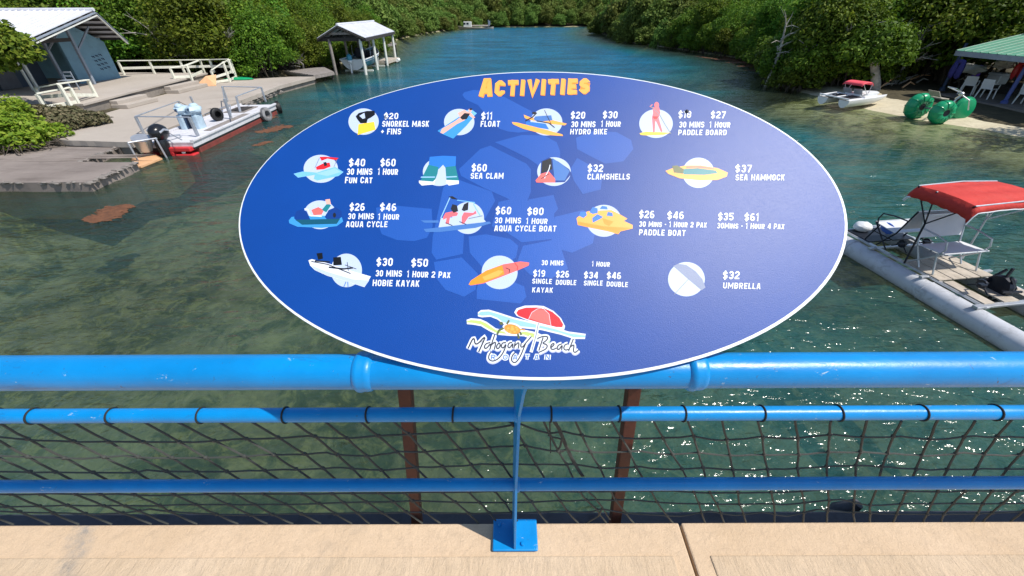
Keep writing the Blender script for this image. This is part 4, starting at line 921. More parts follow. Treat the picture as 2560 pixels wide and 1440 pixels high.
# little white frame chair in the dark bay
ch = thing('white_chair', 'small white frame chair in the dark bay of the blue house', 'chair', tuple(at(180, 226, zf)))
p = at(180, 226, zf)
for dx in (-.2, .2):
    for dy in (-.2, .2):
        b = MB(); b.box((p.x+dx, p.y+dy, zf+(.4 if dy > 0 else .22)), (.04, .04, .8 if dy > 0 else .44)); b.build('leg', M['trim_grey'], ch)
b = MB(); b.box((p.x, p.y, zf+.44), (.46, .46, .03)); b.build('seat', M['trim_grey'], ch)
for z_ in (.6, .76):
    b = MB(); b.box((p.x, p.y+.2, zf+z_), (.44, .03, .06)); b.build('back_slat', M['trim_grey'], ch)

# ================================================================ work barge at the quay
bg_ = thing('work_barge', 'flat white decked work barge with red hull moored along the left quay', 'barge', (-11.7, 17.4, 0))
A0, A1 = Vector((-10.75, 14.15, 0)), Vector((-11.15, 20.9, 0)); Wd = Vector((-1.62, -.1, 0)); AX = (A1-A0).normalized()
zd = .38
b = MB(); q = [A0, A1, A1+Wd, A0+Wd]
def ring(i, z, f=0): return Vector((q[i].x, q[i].y, z))
hull = [(A0+AX*.25), (A1-AX*.1), (A1+Wd-AX*.1), (A0+Wd+AX*.25)]
b = MB(); b.prism([(p.x, p.y) for p in hull], -.35, .16); b.build('hull', M['hull_red'], bg_, bevel=.03)
b = MB(); b.prism([(p.x, p.y) for p in q], .165, .225); b.build('black_band', M['black'], bg_, bevel=.01)
b = MB(); b.prism([(p.x, p.y) for p in [A0-AX*.01+Wd*-.01, A1-Wd*.01, A1+Wd*1.01, A0+Wd*1.01]], .23, zd-.022); b.build('white_strake', M['barge_white'], bg_, bevel=.015)
b = MB()
b.prism([(p.x, p.y) for p in [A0-AX*.02+Wd*-.02, A1-Wd*.02, A1+Wd*1.02, A0+Wd*1.02]], zd-.019, zd+.03); dk = b.build('deck', M['barge_white'], bg_, bevel=.006)
for s_, nm in ((.0, 'gunwale'), (1.0, 'gunwale')):
    b = MB(); b.beam(A0+Wd*s_+Vector((0, 0, zd+.06)), A1+Wd*s_+Vector((0, 0, zd+.06)), .12, .07); b.build(nm, M['barge_white'], bg_, bevel=.01)
b = MB(); b.prism([((A0+Wd*f+AX*g_).x, (A0+Wd*f+AX*g_).y) for f, g_ in ((.12, 1.6), (.30, 1.6), (.30, 4.6), (.12, 4.6))], zd+.031, zd+.05); b.build('wet_plank', M['grey_wood'], bg_)
b = MB(); b.prism([((A0+Wd*f+AX*g_).x, (A0+Wd*f+AX*g_).y) for f, g_ in ((.35, 4.9), (.9, 4.9), (.9, 6.2), (.35, 6.2))], zd+.031, zd+.06); b.build('hatch_frame', M['grey_wood'], bg_)
b = MB(); b.prism([((A0+Wd*f+AX*g_).x, (A0+Wd*f+AX*g_).y) for f, g_ in ((.42, 5.05), (.83, 5.05), (.83, 6.05), (.42, 6.05))], zd+.061, zd+.075); b.build('hatch', M['dark_wood'], bg_)
def bp(px, py, z=zd): return at(px, py, z)
def bpost(bx, by, tx, ty, r_, nm='stanchion'):
    p = bp(bx, by); tp_ = aty(tx, ty, p.y); tp_.x = p.x+(tp_.x-p.x)*.5; b = MB(); b.beam(p, tp_, r_, r_, (0, 1, 0)); b.build(nm, M['steel'], bg_, bevel=.006); return tp_
a_ = bpost(363, 341, 338, 291, .07); b_ = bpost(497, 344, 470, 293, .085); c_ = bpost(456, 278, 447, 253, .06); d_ = bpost(489, 270, 474, 241, .07)
e_ = bpost(579, 299, 562, 247, .085); f_ = bpost(602, 283, 593, 241, .07); g_ = bpost(665, 255, 652, 218, .07); h_ = bpost(571, 258, 554, 216, .07)
for p, q_ in ((a_, b_), (a_, c_), (h_, g_), (f_, g_), (e_, h_)):
    b = MB(); b.tube([p, q_], .022, 8); b.build('rail_tube', M['steel'], bg_, smooth=True)
b = MB(); b.tube([bp(500, 290), bp(575, 262, zd+.45), bp(578, 290, zd+.3)], .02, 8); b.tube([bp(455, 350, zd+.3), bp(395, 318, zd+.3)], .015, 8); b.build('rail_tube', M['steel'], bg_, smooth=True)
# console with its pale blue cover
cs = bp(487, 318); cs = Vector((cs.x+.22, cs.y-.25, zd-.06))
cn = thing('covered_console', 'steering console under a lumpy pale blue cover standing on the barge deck', 'console', tuple(cs))
b = MB(); b.box(cs+Vector((-.2, 0, .3)), (.16, .44, .6)); b.box(cs+Vector((.18, .05, .3)), (.16, .4, .6)); b.build('pedestal', M['deep_blue'], cn, bevel=.03)
b = MB(); b.box(cs+Vector((-.27, -.08, .3)), (.22, .4, .6)); b.box(cs+Vector((.24, -.05, .29)), (.2, .38, .58)); b.box(cs+Vector((0, 0, .62)), (.66, .42, .1))
b.build('side_cover', M['pale_blue'], cn, bevel=.05)
b = MB(); b.ell(cs+Vector((-.22, 0, .74)), (.24, .32, .15), 14, 8, .25, 3); b.ell(cs+Vector((.2, 0, .74)), (.24, .3, .15), 14, 8, .25, 5); b.ell(cs+Vector((-.24, -.1, .86)), (.13, .15, .1), 12, 8, .2, 8); b.ell(cs+Vector((.2, .05, .86)), (.14, .17, .09), 12, 8, .2, 9)
b.build('top_cover', M['pale_blue'], cn, smooth=True)
b = MB(); b.ell(cs+Vector((-.24, -.3, .76)), (.06, .04, .06)); b.ell(cs+Vector((.2, -.28, .78)), (.05, .04, .05)); b.build('cleat', M['deep_blue'], cn, smooth=True)
# outboard motor hanging on the near end
om = bp(392, 350); om = Vector((A0.x+Wd.x*.56, A0.y-.1, zd-.26))
eng = thing('outboard_motor', 'black and silver outboard motor on the near end of the barge', 'outboard motor', tuple(om))
b = MB(); b.ell(om+Vector((0, .02, .62)), (.24, .34, .27), 18, 12, .1, 2); b.build('cowling', M['black_gloss'], eng, smooth=True)
b = MB(); b.tube([om+Vector((.19, -.18, .66)), om+Vector((.22, .0, .72)), om+Vector((.19, .2, .66))], .035, 6); b.tube([om+Vector((-.17, -.2, .72)), om+Vector((-.2, .0, .78))], .03, 6); b.build('silver_flash', M['alu'], eng, smooth=True)
b = MB(); b.lathe([(.14, -.75), (.13, -.4), (.17, -.1), (.2, .3), (.16, .42)], om+Vector((0, -.06, 0)), n=12); b.ell(om+Vector((0, -.05, -.6)), (.08, .3, .09)); b.build('leg', M['black_gloss'], eng, smooth=True)
b = MB(); b.lathe([(.0, -.33), (.19, -.3), (.25, .0), (.27, .12), (.0, .13)], om+Vector((-.4, -.3, .42)), (0.25, -.2, 1), 18); b.build('silver_bucket', M['alu'], eng, smooth=True)
b = MB()
for k in range(3): b.ell(om+Vector((.06*cos(k*2.1), -.4, -.6+.06*sin(k*2.1))), (.07, .02, .07), 8, 5)
b.build('propeller', M['navy'], eng, smooth=True)
# red boxes at the near end
bx = thing('red_float_box', 'bright red hollow float box at the waterline of the near barge end', 'float', (A0.x-.45, A0.y-.05, 0))
p = Vector((A0.x-.42, A0.y-.02, 0))
for dz, dx in ((.2, 0), (-.02, .04)):
    b = MB(); b.box(p+Vector((dx, 0, dz)), (.75, .34, .14)); b.build('bar', M['bright_red'], bx, bevel=.03)
b = MB(); b.box(p+Vector((-.3, 0, .09)), (.16, .34, .12)); b.build('bar', M['bright_red'], bx, bevel=.02)
b = MB(); b.ell(p+Vector((.08, -.1, .1)), (.07, .05, .05)); b.build('buoy', M['fender'], bx, smooth=True)
b = MB(); b.box(Vector((A0.x-1.5, A0.y-.05, -.02)), (.5, .3, .16)); tag(b.build('red_float', M['bright_red'], bevel=.03), 'small red float half under water below the outboard motor', 'float')
def tyre(c, ax, r_, w_, label, m='black'):
    t_ = thing('tyre', label, 'tyre', tuple(c), 'tyres on the barge')
    b = MB(); b.lathe([(r_*.55, -w_*.5), (r_*.8, -w_*.55), (r_*.97, -w_*.38), (r_, 0), (r_*.97, w_*.38), (r_*.8, w_*.55), (r_*.55, w_*.5), (r_*.6, 0), (r_*.55, -w_*.5)], c, ax, 28)
    b.build('tread', M[m], t_, smooth=True)
    b = MB(); 
    for k in range(28):
        a = 2*pi*k/28; s1 = Vector(ax).normalized().cross(Vector((0, 0, 1))).normalized() if abs(Vector(ax).normalized().z) < .9 else Vector((1, 0, 0)); s2 = Vector(ax).normalized().cross(s1)
        pc = Vector(c)+(s1*cos(a)+s2*sin(a))*r_; b.beam(pc-Vector(ax).normalized()*w_*.4, pc+Vector(ax).normalized()*w_*.4, .02, .014, (s1*cos(a)+s2*sin(a)))
    b.build('tread_block', M[m], t_, kind='stuff')
pA1 = A1-AX*.0; 
M['grey_rubber'] = mat('grey_rubber', (.2, .2, .21), .7, 0, .5, 4, .3)
tyre(A0+AX*5.2+Vector((.17, 0, .27)), (.95, -.2, .1), .28, .17, 'grey white worn tyre hung over the outer side of the barge', 'grey_rubber')
tyre(A1+AX*.12+Vector((.02, 0, .26)), (.7, .5, .1), .27, .18, 'black tyre fender at the far outer corner of the barge')
tyre(A0+AX*3.3+Wd*.5+Vector((0, 0, zd+.27)), (.9, -.35, .05), .24, .15, 'tyre standing upright on the middle of the barge deck')
# ropes from barge to the quay
b = MB(); b.tube(catenary(h_, Vector((-13.6, 21, .5)), .1), .012, 5); b.tube(catenary(c_, Vector((-13.4, 19.6, .47)), .15), .012, 5)
b.tube(catenary(bp(395, 318, zd+.5), Vector((-12.9, 15.4, .5)), .05), .03, 5)
tag(b.build('mooring_rope', M['dark_wood'], smooth=True), 'thin dark mooring ropes slung between barge posts and the quay', 'rope')

# ================================================================ boathouse on piles with boat lift
bh = thing('boat_shelter', 'open boat shelter on white piles with ribbed white roof over the water', 'boathouse', (-12.6, 40, 0))
Yf, Yb = 35.3, 45.8
EL, ER, RF = aty(792, 95, Yf), aty(913, 94, Yf), aty(842, 62, Yf)
ERb, RFb = aty(986, 77, Yb), aty(934, 52, Yb); ELb = Vector((EL.x+(ERb.x-ER.x), Yb, EL.z+.02))
ERb = Vector((ERb.x, Yb, (ERb.z+ER.z)/2)); RFb = Vector((RFb.x, Yb, (RF.z+RFb.z)/2))
for a, c, a2, c2 in ((ER, RF, ERb, RFb), (EL, RF, ELb, RFb)):
    n_ = (c-a).cross(a2-a).normalized(); n_ = n_ if n_.z > 0 else -n_
    l = [a, c, c2, a2]; l = l if (l[1]-l[0]).cross(l[2]-l[0]).dot(n_) > 0 else l[::-1]
    b = MB(); b.slab(l, .03, n_); f = b.build('roof_sheet', M['roof_white'], bh)
    for k in range(20):
        t_ = (k+.5)/20; b = MB(); b.tube([a.lerp(a2, t_)+n_*.012, c.lerp(c2, t_)+n_*.012], .03, 5); b.build('roof_rib', M['roof_white'], f)
    b = MB(); b.beam(a-n_*.13, c-n_*.13, .05, .2, (0, 1, 0)); b.build('barge_board', M['dark_wood'], bh)
    b = MB(); b.beam(a-Vector((0, 0, .13)), a2-Vector((0, 0, .13)), .05, .2); b.build('fascia', M['dark_wood'], bh)
    for k in range(7):
        t_ = k/6; b = MB(); b.beam(a.lerp(a2, t_)-n_*.16, c.lerp(c2, t_)-n_*.16, .06, .12, (0, 1, 0)); b.build('rafter', M['dark_wood'], bh)
b = MB(); b.tube([RF+Vector((0, -.02, .03)), RFb+Vector((0, 0, .03))], .08, 6); b.build('ridge_cap', M['roof_white'], bh)
b = MB(); b.beam(EL+Vector((.2, .15, -.12)), ER+Vector((-.2, .15, -.12)), .08, .22, (0, 0, 1)); b.build('tie_beam', M['dark_wood'], bh)
b = MB(); b.beam(EL.lerp(RF, .45)+Vector((0, .1, -.1)), ER.lerp(RF, .45)+Vector((0, .1, -.1)), .06, .14); b.build('collar_beam', M['grey_wood'], bh)
lx, rx = at(839, 187, 0).x+.1, -11.25
for k in range(4):
    y = Yf+.2+k*(Yb-Yf-.6)/3
    for x in (lx, rx):
        b = MB(); b.tube([(x, y, -4), (x, y, EL.z-.1)], .11, 12); b.build('pile', M['white_paint' if x == rx else 'grey_wood'], bh, smooth=True)
for x in (lx, rx):
    b = MB(); b.beam((x, Yf+.2, EL.z-.15), (x, Yb-.3, EL.z-.15), .12, .2); b.build('plate_beam', M['dark_wood'], bh)
# boat on the lift
bt = thing('motor_boat', 'white and teal motor boat with outboard hanging on the lift under the shelter', 'boat', (-12.5, 38.5, .3))
def hull_fn(cx, y0, L_, W, H_, z0):
    def f(u, v_):   # u along, v across -1..1
        s_ = u; taper = 1-max(0, (s_-.55)/.45)**2.2
        a = (v_*2-1); wd = W/2*taper
        xx = wd*(abs(a)**.6)*(1 if a > 0 else -1)
        zz = H_*abs(a)**1.6 + .35*H_*s_**2*abs(a)+ (.0 if s_ < .7 else (s_-.7)*1.1*H_)
        return (cx+xx, y0+L_*s_, z0+zz)
    return f
H1 = hull_fn(-12.55, 36.9, 6.2, 2.0, .75, .18)
b = MB(); b.grid(H1, 22, 16); 
tr_ = [H1(0, j/16) for j in range(17)]; b._add(tr_, [tuple(range(17))]); b.mi = 1
b.build('hull', [M['teal_boat'], M['teal_boat']], bt, smooth=True)
b = MB(); b._add([tuple(Vector(p)+Vector((0, -.012, 0))) for p in tr_], [tuple(range(17))]); b.build('transom', M['white_plastic'], bt)
for e_ in (0, 16):
    b = MB(); b.tube([H1(i/22, e_/16) for i in range(23)], .045, 6); b.build('rub_rail', M['white_plastic'], bt, smooth=True)
b = MB(); b.grid(lambda u, v_: tuple(Vector(H1(u, 0)).lerp(Vector(H1(u, 1)), v_)-Vector((0, 0, .15))), 22, 2); b.build('deck', M['barge_white'], bt)
b = MB(); b.box((-12.55, 39.2, 1.25), (.7, .7, .7)); b.build('console', M['navy'], bt, bevel=.06)
b = MB(); b.box((-12.55, 40.7, 1.12), (1.5, 2.2, .35)); b.build('cover', M['dark_fabric'], bt, bevel=.1)
for x in (-13.3, -11.8):
    b = MB(); b.tube([(x, 39.3, .95), (x, 39.5, 1.75)], .025, 6); b.build('canopy_pole', M['steel'], bt)
b = MB(); b.ell((-12.7, 36.65, 1.05), (.2, .28, .3), 12, 8); e_ = b.build('outboard', M['teal_boat'], bt, smooth=True)
b = MB(); b.ell((-12.7, 36.62, .82), (.19, .24, .16), 12, 8); b.build('cowling', M['white_plastic'], e_, smooth=True)
b = MB(); b.lathe([(.07, -.85), (.08, -.2), (.11, 0)], (-12.7, 36.6, .78), n=10); b.build('leg', M['white_plastic'], e_, smooth=True)
lf = thing('boat_lift', 'white steel cradle lift carrying the boat under the shelter', 'boat lift', (-12.5, 38, 0))
for y in (37.6, 41.2):
    b = MB(); b.beam((lx, y, .08), (rx, y, .08), .12, .12); b.build('cross_beam', M['white_paint'], lf)
    for x in (-13.2, -11.8):
        b = MB(); b.beam((x, y, .1), (x+(.2 if x > -12.5 else -.2)*.3, y, .75), .06, .06, (0, 1, 0)); b.build('guide', M['white_paint'], lf)
# plank platforms
def platform(name, label, q, n, zt=.5, th=.16, along=0, m='grey_wood'):
    o = thing(name, label, 'jetty', (q[0][0], q[0][1], zt))
    A_, B_, C_, D_ = [Vector((p[0], p[1], zt)) for p in q]
    for i in range(n):
        f0, f1 = i/n, (i+.88)/n
        l = [A_.lerp(B_, f0), A_.lerp(B_, f1), D_.lerp(C_, f1), D_.lerp(C_, f0)]
        dz = Vector((0, 0, R.uniform(-.006, .006))); l = [p+dz for p in l]
        if (l[1]-l[0]).cross(l[2]-l[0]).z < 0: l = l[::-1]
        b = MB(); b.slab(l, .045, (0, 0, 1)); b.build('plank', M[m], o)
    b = MB(); dn = Vector((0, 0, -.13))
    for p, q_ in ((A_, B_), (D_, C_), (A_, D_), (B_, C_)): b.beam(p+dn, q_+dn, .07, th)
    b.build('frame', M[m], o)
    for p in (A_, B_, C_, D_):
        b = MB(); b.tube([p.lerp((A_+C_)/2, .08)+Vector((0, 0, -3)), p.lerp((A_+C_)/2, .08)+dn], .08, 8); b.build('pile', M['dark_wood'], o)
    return o
platform('small_jetty', 'small grey plank jetty joining the quay end to the boat shelter', [(-16.6, 33.6), (-13.35, 30.95), (-12.75, 33.0), (-14.7, 36.2)], 12)
platform('shelter_landing', 'low wooden landing at the far right piles of the boat shelter', [(-12.6, 42.1), (-11.15, 42.1), (-10.95, 45.6), (-12.4, 45.6)], 7, .38, .2, m='deck_wood')
b = MB(); b.tube([(-10.85, 44.3, .22), (-10.85, 45.0, .22)], [.16, .16], 10); tag(b.build('fender', M['fender'], smooth=True), 'white cylindrical fender on the far corner of the shelter landing', 'fender')
p0, p1 = at(915, 122, .75), at(992, 108, .75)
platform('far_walkway', 'long grey plank walkway over the water behind the boat shelter', [(p0.x, p0.y), (p1.x-.2, p1.y), (p1.x-.4, p1.y+1.3), (p0.x-.4, p0.y+1.3)], 16, .75)

# far jetty with moored boats under the far mangroves
p0, p1 = at(1168, 66, .5), at(1222, 63, .5)
Yj = 139.0
x0, x1 = aty(1172, 62, Yj).x, aty(1222, 62, Yj).x
platform('distant_jetty', 'distant pale jetty below the far mangrove shore', [(x0, Yj), (x1, Yj+1), (x1, Yj+3), (x0, Yj+2)], 9, .9, .3, m='deck_wood')
xb = aty(1140, 70, Yj-3).x
fb = thing('distant_cabin_boat', 'distant pale cabin boat moored at the left end of the far jetty', 'boat', (xb+2.5, Yj-2, 0))
Hf = hull_fn(0, 0, 7.0, 2.4, .62, -.2)
b = MB(); b.grid(lambda u, v_: (xb+7.2-Hf(u, v_)[1], Yj-2+Hf(u, v_)[0], Hf(u, v_)[2]), 14, 10); b.build('hull', M['deck_wood'], fb, smooth=True)
b = MB(); b.box((xb+3.2, Yj-2, 1.15), (2.2, 1.6, 1.3)); b.build('cabin', M['white_paint'], fb, bevel=.08)
for dx in (-.7, .2):
    b = MB(); b.box((xb+3.1+dx, Yj-2.82, 1.35), (.6, .03, .45)); b.build('window', M['navy'], fb)
fb = thing('distant_skiff', 'distant pale open skiff with upswept ends moored beside the cabin boat', 'boat', (xb+8, Yj-2, 0))
b = MB(); b.grid(lambda u, v_: (xb+5.0+Hf(u, v_)[1]*.8, Yj-3.2+Hf(u, v_)[0]*.7, Hf(u, v_)[2]*.8), 14, 10); b.build('hull', M['deck_wood'], fb, smooth=True)
b = MB(); b.tube([(xb+9.2, Yj-3, .6), (xb+9.1, Yj-3, 2.2)], .12, 6); b.box((xb+9.4, Yj-3, 1.5), (.5, .5, 1.0)); b.build('steering_post', M['trim_grey'], fb)
# ================================================================ near right: pontoon pedal boat with red canopy
pb = thing('pontoon_pedal_boat', 'grey two pontoon pedal boat with white sling seats and red canopy frame', 'pedal boat', (6.75, 6.04, 0))
SA_, TA_ = Vector((.137, -.99, 0)).normalized(), Vector((.99, .137, 0)).normalized(); O_ = Vector((6.85, 6.2, 0))
def lp(s, t, z): return O_+SA_*s+TA_*t+Vector((0, 0, z))
TW = 1.22
for t0 in (0, TW):
    b = MB(); pr = [(.0, -1.72), (.06, -1.70), (.13, -1.55), (.165, -1.25), (.17, -.9), (.17, .55), (.18, .62), (.18, 2.1), (.17, 2.5), (.15, 2.85), (.08, 3.05), (.0, 3.1)]
    b.lathe(pr, lp(0, t0, .1), tuple(SA_), 28); pn = b.build('pontoon', M['pontoon'], pb, smooth=True)
    for s in (-.9, .6, 2.1):
        b = MB(); b.lathe([(.172, -.012), (.184, -.008), (.184, .008), (.172, .012)], lp(s, t0, .1), tuple(SA_), 28); b.build('seam_ring', M['pontoon'], pn, smooth=True)
    b = MB(); b.beam(lp(-1.35, t0+(.1 if t0 == 0 else -.1), .3), lp(1.35, t0+(.1 if t0 == 0 else -.1), .3), .07, .035); b.build('side_rail', M['alu'], pb, bevel=.004)
for s in (-1.3, -.55, .45, 1.3):
    b = MB(); b.beam(lp(s, -.08, .305), lp(s, TW+.08, .305), .055 if s < 1 else .08, .035); b.build('cross_bar', M['alu'], pb, bevel=.004)
def slats(s0, s1, n, t0, t1, m='deck_wood', z=.335):
    for i in range(n):
        ta = t0+(t1-t0)*i/n; tb_ = t0+(t1-t0)*(i+.92)/n
        b = MB(); l = [lp(s0, ta, z), lp(s1, ta, z), lp(s1, tb_, z), lp(s0, tb_, z)]; b.slab(l if (l[1]-l[0]).cross(l[2]-l[0]).z > 0 else l[::-1], .02, (0, 0, 1)); b.build('deck_plank', M[m], pb, bevel=.003)
slats(-.05, .62, 4, .08, TW-.08); slats(-1.28, -.75, 2, .1, TW-.1, 'navy'); slats(.66, 1.28, 1, .1, .3); slats(.66, 1.28, 1, TW-.3, TW-.1)
slats(.9, 1.28, 1, .45, .75)
# pedal cranks
for s in (.95, -.4):
    for t0 in (.38, .9):
        b = MB(); b.tube([lp(s, t0-.12, .45), lp(s, t0+.12, .45)], .012, 8); b.lathe([(.0, -.015), (.07, -.015), (.07, .015), (0, .015)], lp(s, t0, .45), tuple(TA_), 16)
        b.beam(lp(s, t0-.12, .45), lp(s+.1, t0-.12, .52), .02, .012); b.beam(lp(s, t0+.12, .45), lp(s-.1, t0+.12, .38), .02, .012)
        b.tube([lp(s-.15, t0, .34), lp(s, t0, .45), lp(s+.15, t0, .34)], .012, 6)
        b.box(lp(s+.1, t0-.17, .52), (.09, .07, .02)); b.box(lp(s-.1, t0+.17, .38), (.09, .07, .02)); b.build('pedal_crank', M['navy'], pb)
b = MB(); b.lathe([(.0, -.05), (.16, -.05), (.18, 0), (.16, .05), (0, .05)], lp(1.0, .66, .42), tuple(TA_), 18)
for k in range(8): b.box(lp(1.0+.17*cos(k*pi/4), .66, .42+.17*sin(k*pi/4)), (.3, .03, .03), ry=k*pi/4)
b.build('paddle_wheel', M['navy'], pb)
def bench(s0, sgn, m):
    st = MB(); y0, y1 = .12, .12+.84
    sz = .68; f = s0+sgn*.42
    def q(s, t, z): return lp(s, t, z)
    l = [q(s0, y0, sz), q(f, y0, sz+.03), q(f, y1, sz+.03), q(s0, y1, sz)]; l = l if (l[1]-l[0]).cross(l[2]-l[0]).z > 0 else l[::-1]
    st.slab(l, .012, (0, 0, 1)); st.build('seat', M[m], pb)
    bk = MB(); nrm = SA_*sgn+Vector((0, 0, .3)); l = [q(s0-sgn*.05, y0, sz+.1), q(s0-sgn*.05, y1, sz+.1), q(s0-sgn*.15, y1, sz+.46), q(s0-sgn*.15, y0, sz+.46)]
    l = l if (l[1]-l[0]).cross(l[2]-l[0]).dot(nrm) > 0 else l[::-1]; bk.slab(l, .012, nrm); bk.build('backrest', M[m], pb)
    for t_ in (y0, y1):
        b = MB(); fm = 'alu' if sgn > 0 else 'navy'
        b.tube([q(f+sgn*.02, t_, .34), q(f-sgn*.1, t_, sz+.0), q(f, t_, sz+.03)], .014, 8); b.tube([q(s0, t_, .34), q(f-sgn*.02, t_, sz+.02)], .012, 8); b.tube([q(s0+sgn*.2, t_, .34), q(s0-sgn*.02, t_, sz), q(s0-sgn*.16, t_, sz+.48)], .014, 8)
        b.tube([q(s0-sgn*.1, t_, sz+.27), q(s0+sgn*.15, t_, sz+.26), q(s0+sgn*.36, t_, sz+.22), q(s0+sgn*.4, t_, sz+.1), q(f-sgn*.06, t_, sz)], .013, 8)
        b.build('seat_frame', M[fm], pb, smooth=True)
    b = MB(); b.tube([q(f, y0, sz+.03), q(f, y1, sz+.03)], .013, 8); b.build('seat_bar', M['alu'], pb, smooth=True); b = MB(); b.tube([q(s0-sgn*.15, y0, sz+.47), q(s0-sgn*.15, y1, sz+.47)], .013, 8); b.build('seat_frame', M['alu'], pb, smooth=True)
bench(.02, 1, 'sling'); bench(-.42, -1, 'sling')
b = MB(); b.ell(lp(-.72, .3, .62), (.05, .16, .1), 12, 8, .2); b.build('blue_cushion', M['blue_sling'], pb, smooth=True)
b = MB(); b.ell(lp(-1.2, .35, .42), (.17, .14, .1), 12, 8, .2); b.ell(lp(-1.55, -.02, .36), (.06, .09, .06), 8, 6, .3); b.build('white_bag', M['white_plastic'], pb, smooth=True)
# canopy hoops and cloth
hz = 1.06; ct = 1.62
cs0, cs1 = -.3, .68; ct0, ct1 = -.26, TW+.12
def cano(u, v_):   # u across t, v along s
    s = cs0+(cs1-cs0)*v_; t_ = ct0+(ct1-ct0)*u
    e = max(0, abs(u-.5)*2-.92)/.08; e2 = max(0, abs(v_-.5)*2-.9)/.1
    z = ct+.03*(1-(2*v_-1)**2)+.035*(1-(2*u-1)**2) - (.09+.08*(u < .5))*e - .07*e2**1.2 - .03*sin(v_*pi*3)**2*(1-abs(2*u-1))
    z += .012*noise.noise(Vector((u*9, v_*3, 1)))+.006*sin(v_*40+u*9)*e
    return tuple(lp(s, t_, z))
b = MB(); b.grid(cano, 36, 26); cv = b.build('canopy', M['red_canvas'], pb, smooth=True); so_ = cv.modifiers.new('solid', 'SOLIDIFY'); so_.thickness = .006
b = MB(); b.tube([tuple(Vector(cano(i/36, 1))-Vector((0, 0, .005))) for i in range(37)], .011, 6); b.build('canopy_trim', M['white_plastic'], pb, smooth=True)
b = MB(); b.tube([tuple(Vector(cano(0, i/26))-Vector((0, 0, .005))) for i in range(3)], .02, 6); b.build('canopy_trim', M['white_plastic'], pb, smooth=True)
for t_, m in ((ct0+.06, 'navy'), (ct1-.06, 'alu')):
    hg = lp(.0, t_*.0+(.02 if m == 'navy' else TW-.02), hz)
    for s_ in (cs0+.06, .05, cs1-.06):
        b = MB(); b.tube([hg, lp(s_, t_, ct+.02)], .011, 8); b.build('canopy_pole', M[m], pb, smooth=True)
    b = MB(); b.tube([lp(.05, .02 if m == 'navy' else TW-.02, .33), hg], .015, 8); b.build('canopy_post', M[m], pb, smooth=True)
for s_ in (cs0+.06, .05, cs1-.06):
    b = MB(); b.tube([lp(s_, ct0+.06, ct+.02), lp(s_, TW/2, ct+.05), lp(s_, ct1-.06, ct+.02)], .012, 8); b.build('hoop', M['alu'], pb, smooth=True)
b = MB(); b.tube([lp(cs1-.04, ct1-.16, ct-.02), lp(1.28, TW-.1, .33)], .006, 6); b.build('stay', M['alu'], pb)

# ================================================================ beach: white catamaran with pink canopy
A_ = radians(20); pc = Vector((17.1, 22.2, .1)); K_ = .8
def kp(a, c, z): return pc+Vector((cos(A_)*a-sin(A_)*c, sin(A_)*a+cos(A_)*c, z))*K_
M['grey_tarp0'] = mat('grey_mesh_sling', (.3, .31, .33), .7)
kb_ = thing('catamaran', 'white catamaran boat with small pink canopy run aground on the beach', 'boat', tuple(pc))
for sgn in (-1, 1):
    def hf(u, v_, sgn=sgn):
        a = -1.75+3.7*u; w_ = .32*(1-max(0, (u-.6)/.4)**2); th = pi*(v_*1.0)
        return tuple(kp(a, sgn*.68+w_*cos(th)*(1), .42-.42*sin(th)*(1-.75*max(0, (u-.6)/.4)**1.5)+.1*u))
    b = MB(); b.grid(hf, 18, 10); b.build('hull', M['white_plastic'], kb_, smooth=True)
    b = MB(); b.grid(lambda u, v_: tuple(kp(-1.75+3.7*u, sgn*.68+.32*(1-max(0, (u-.6)/.4)**2)*(2*v_-1), .425+.1*u+.03*(1-(2*v_-1)**2))), 18, 3); b.build('hull_top', M['white_plastic'], kb_, smooth=True)
    b = MB(); b._add([hf(0, j/10) for j in range(11)], [tuple(range(11))]); b.build('hull_end', M['white_plastic'], kb_)
b = MB(); b.prism([(kp(a, c, 0).x, kp(a, c, 0).y) for a, c in ((-.2, -.5), (1.7, -.35), (2.0, 0), (1.7, .35), (-.2, .5))], .5, .62); b.build('bow_deck', M['white_plastic'], kb_, bevel=.03)
b = MB(); b.prism([(kp(a, c, 0).x, kp(a, c, 0).y) for a, c in ((-.35, -.6), (1.5, -.5), (1.85, 0), (1.5, .5), (-.35, .6))], .16, .5); b.build('middle_hull', M['white_plastic'], kb_, bevel=.04)
for c in (-.42, .38):
    b = MB(); l = [kp(a, c_, .46+(a+1.7)*.05) for a, c_ in ((-1.7, c-.28), (-.35, c-.28), (-.35, c+.28), (-1.7, c+.28))]; b.slab(l, .03, (0, 0, 1)); mt_ = b.build('dark_mesh', M['dark_fabric'], kb_)
    for k in range(5):
        b = MB(); b.beam(kp(-1.6+k*.28, c-.27, .5+k*.28*.05), kp(-1.6+k*.28, c+.27, .5+k*.28*.05), .02, .02); b.build('batten', M['navy'], mt_)
for p, q_ in (((-1.75, -.95), (-1.75, .95)), ((-.3, -.9), (-.3, .9)), ((-1.75, -.03), (-.3, -.03)), ((-1.75, .95), (-.3, .95))):
    b = MB(); b.tube([kp(p[0], p[1], .5), kp(q_[0], q_[1], .56)], .035, 8); b.build('frame_tube', M['white_plastic'], kb_, smooth=True)
for c in (-.3, .35):
    b = MB(); b.slab([kp(-.15, c-.25, .6), kp(.3, c-.25, .64), kp(.3, c+.25, .64), kp(-.15, c+.25, .6)], .05, (0, 0, 1)); b.build('seat', M['grey_tarp0'], kb_, bevel=.01)
    b = MB(); b.slab([kp(-.15, c-.25, .62), kp(-.15, c+.25, .62), kp(-.32, c+.25, .92), kp(-.32, c-.25, .92)], .03, tuple(Vector((cos(A_), sin(A_), .4)))); b.build('backrest', M['grey_tarp0'], kb_)
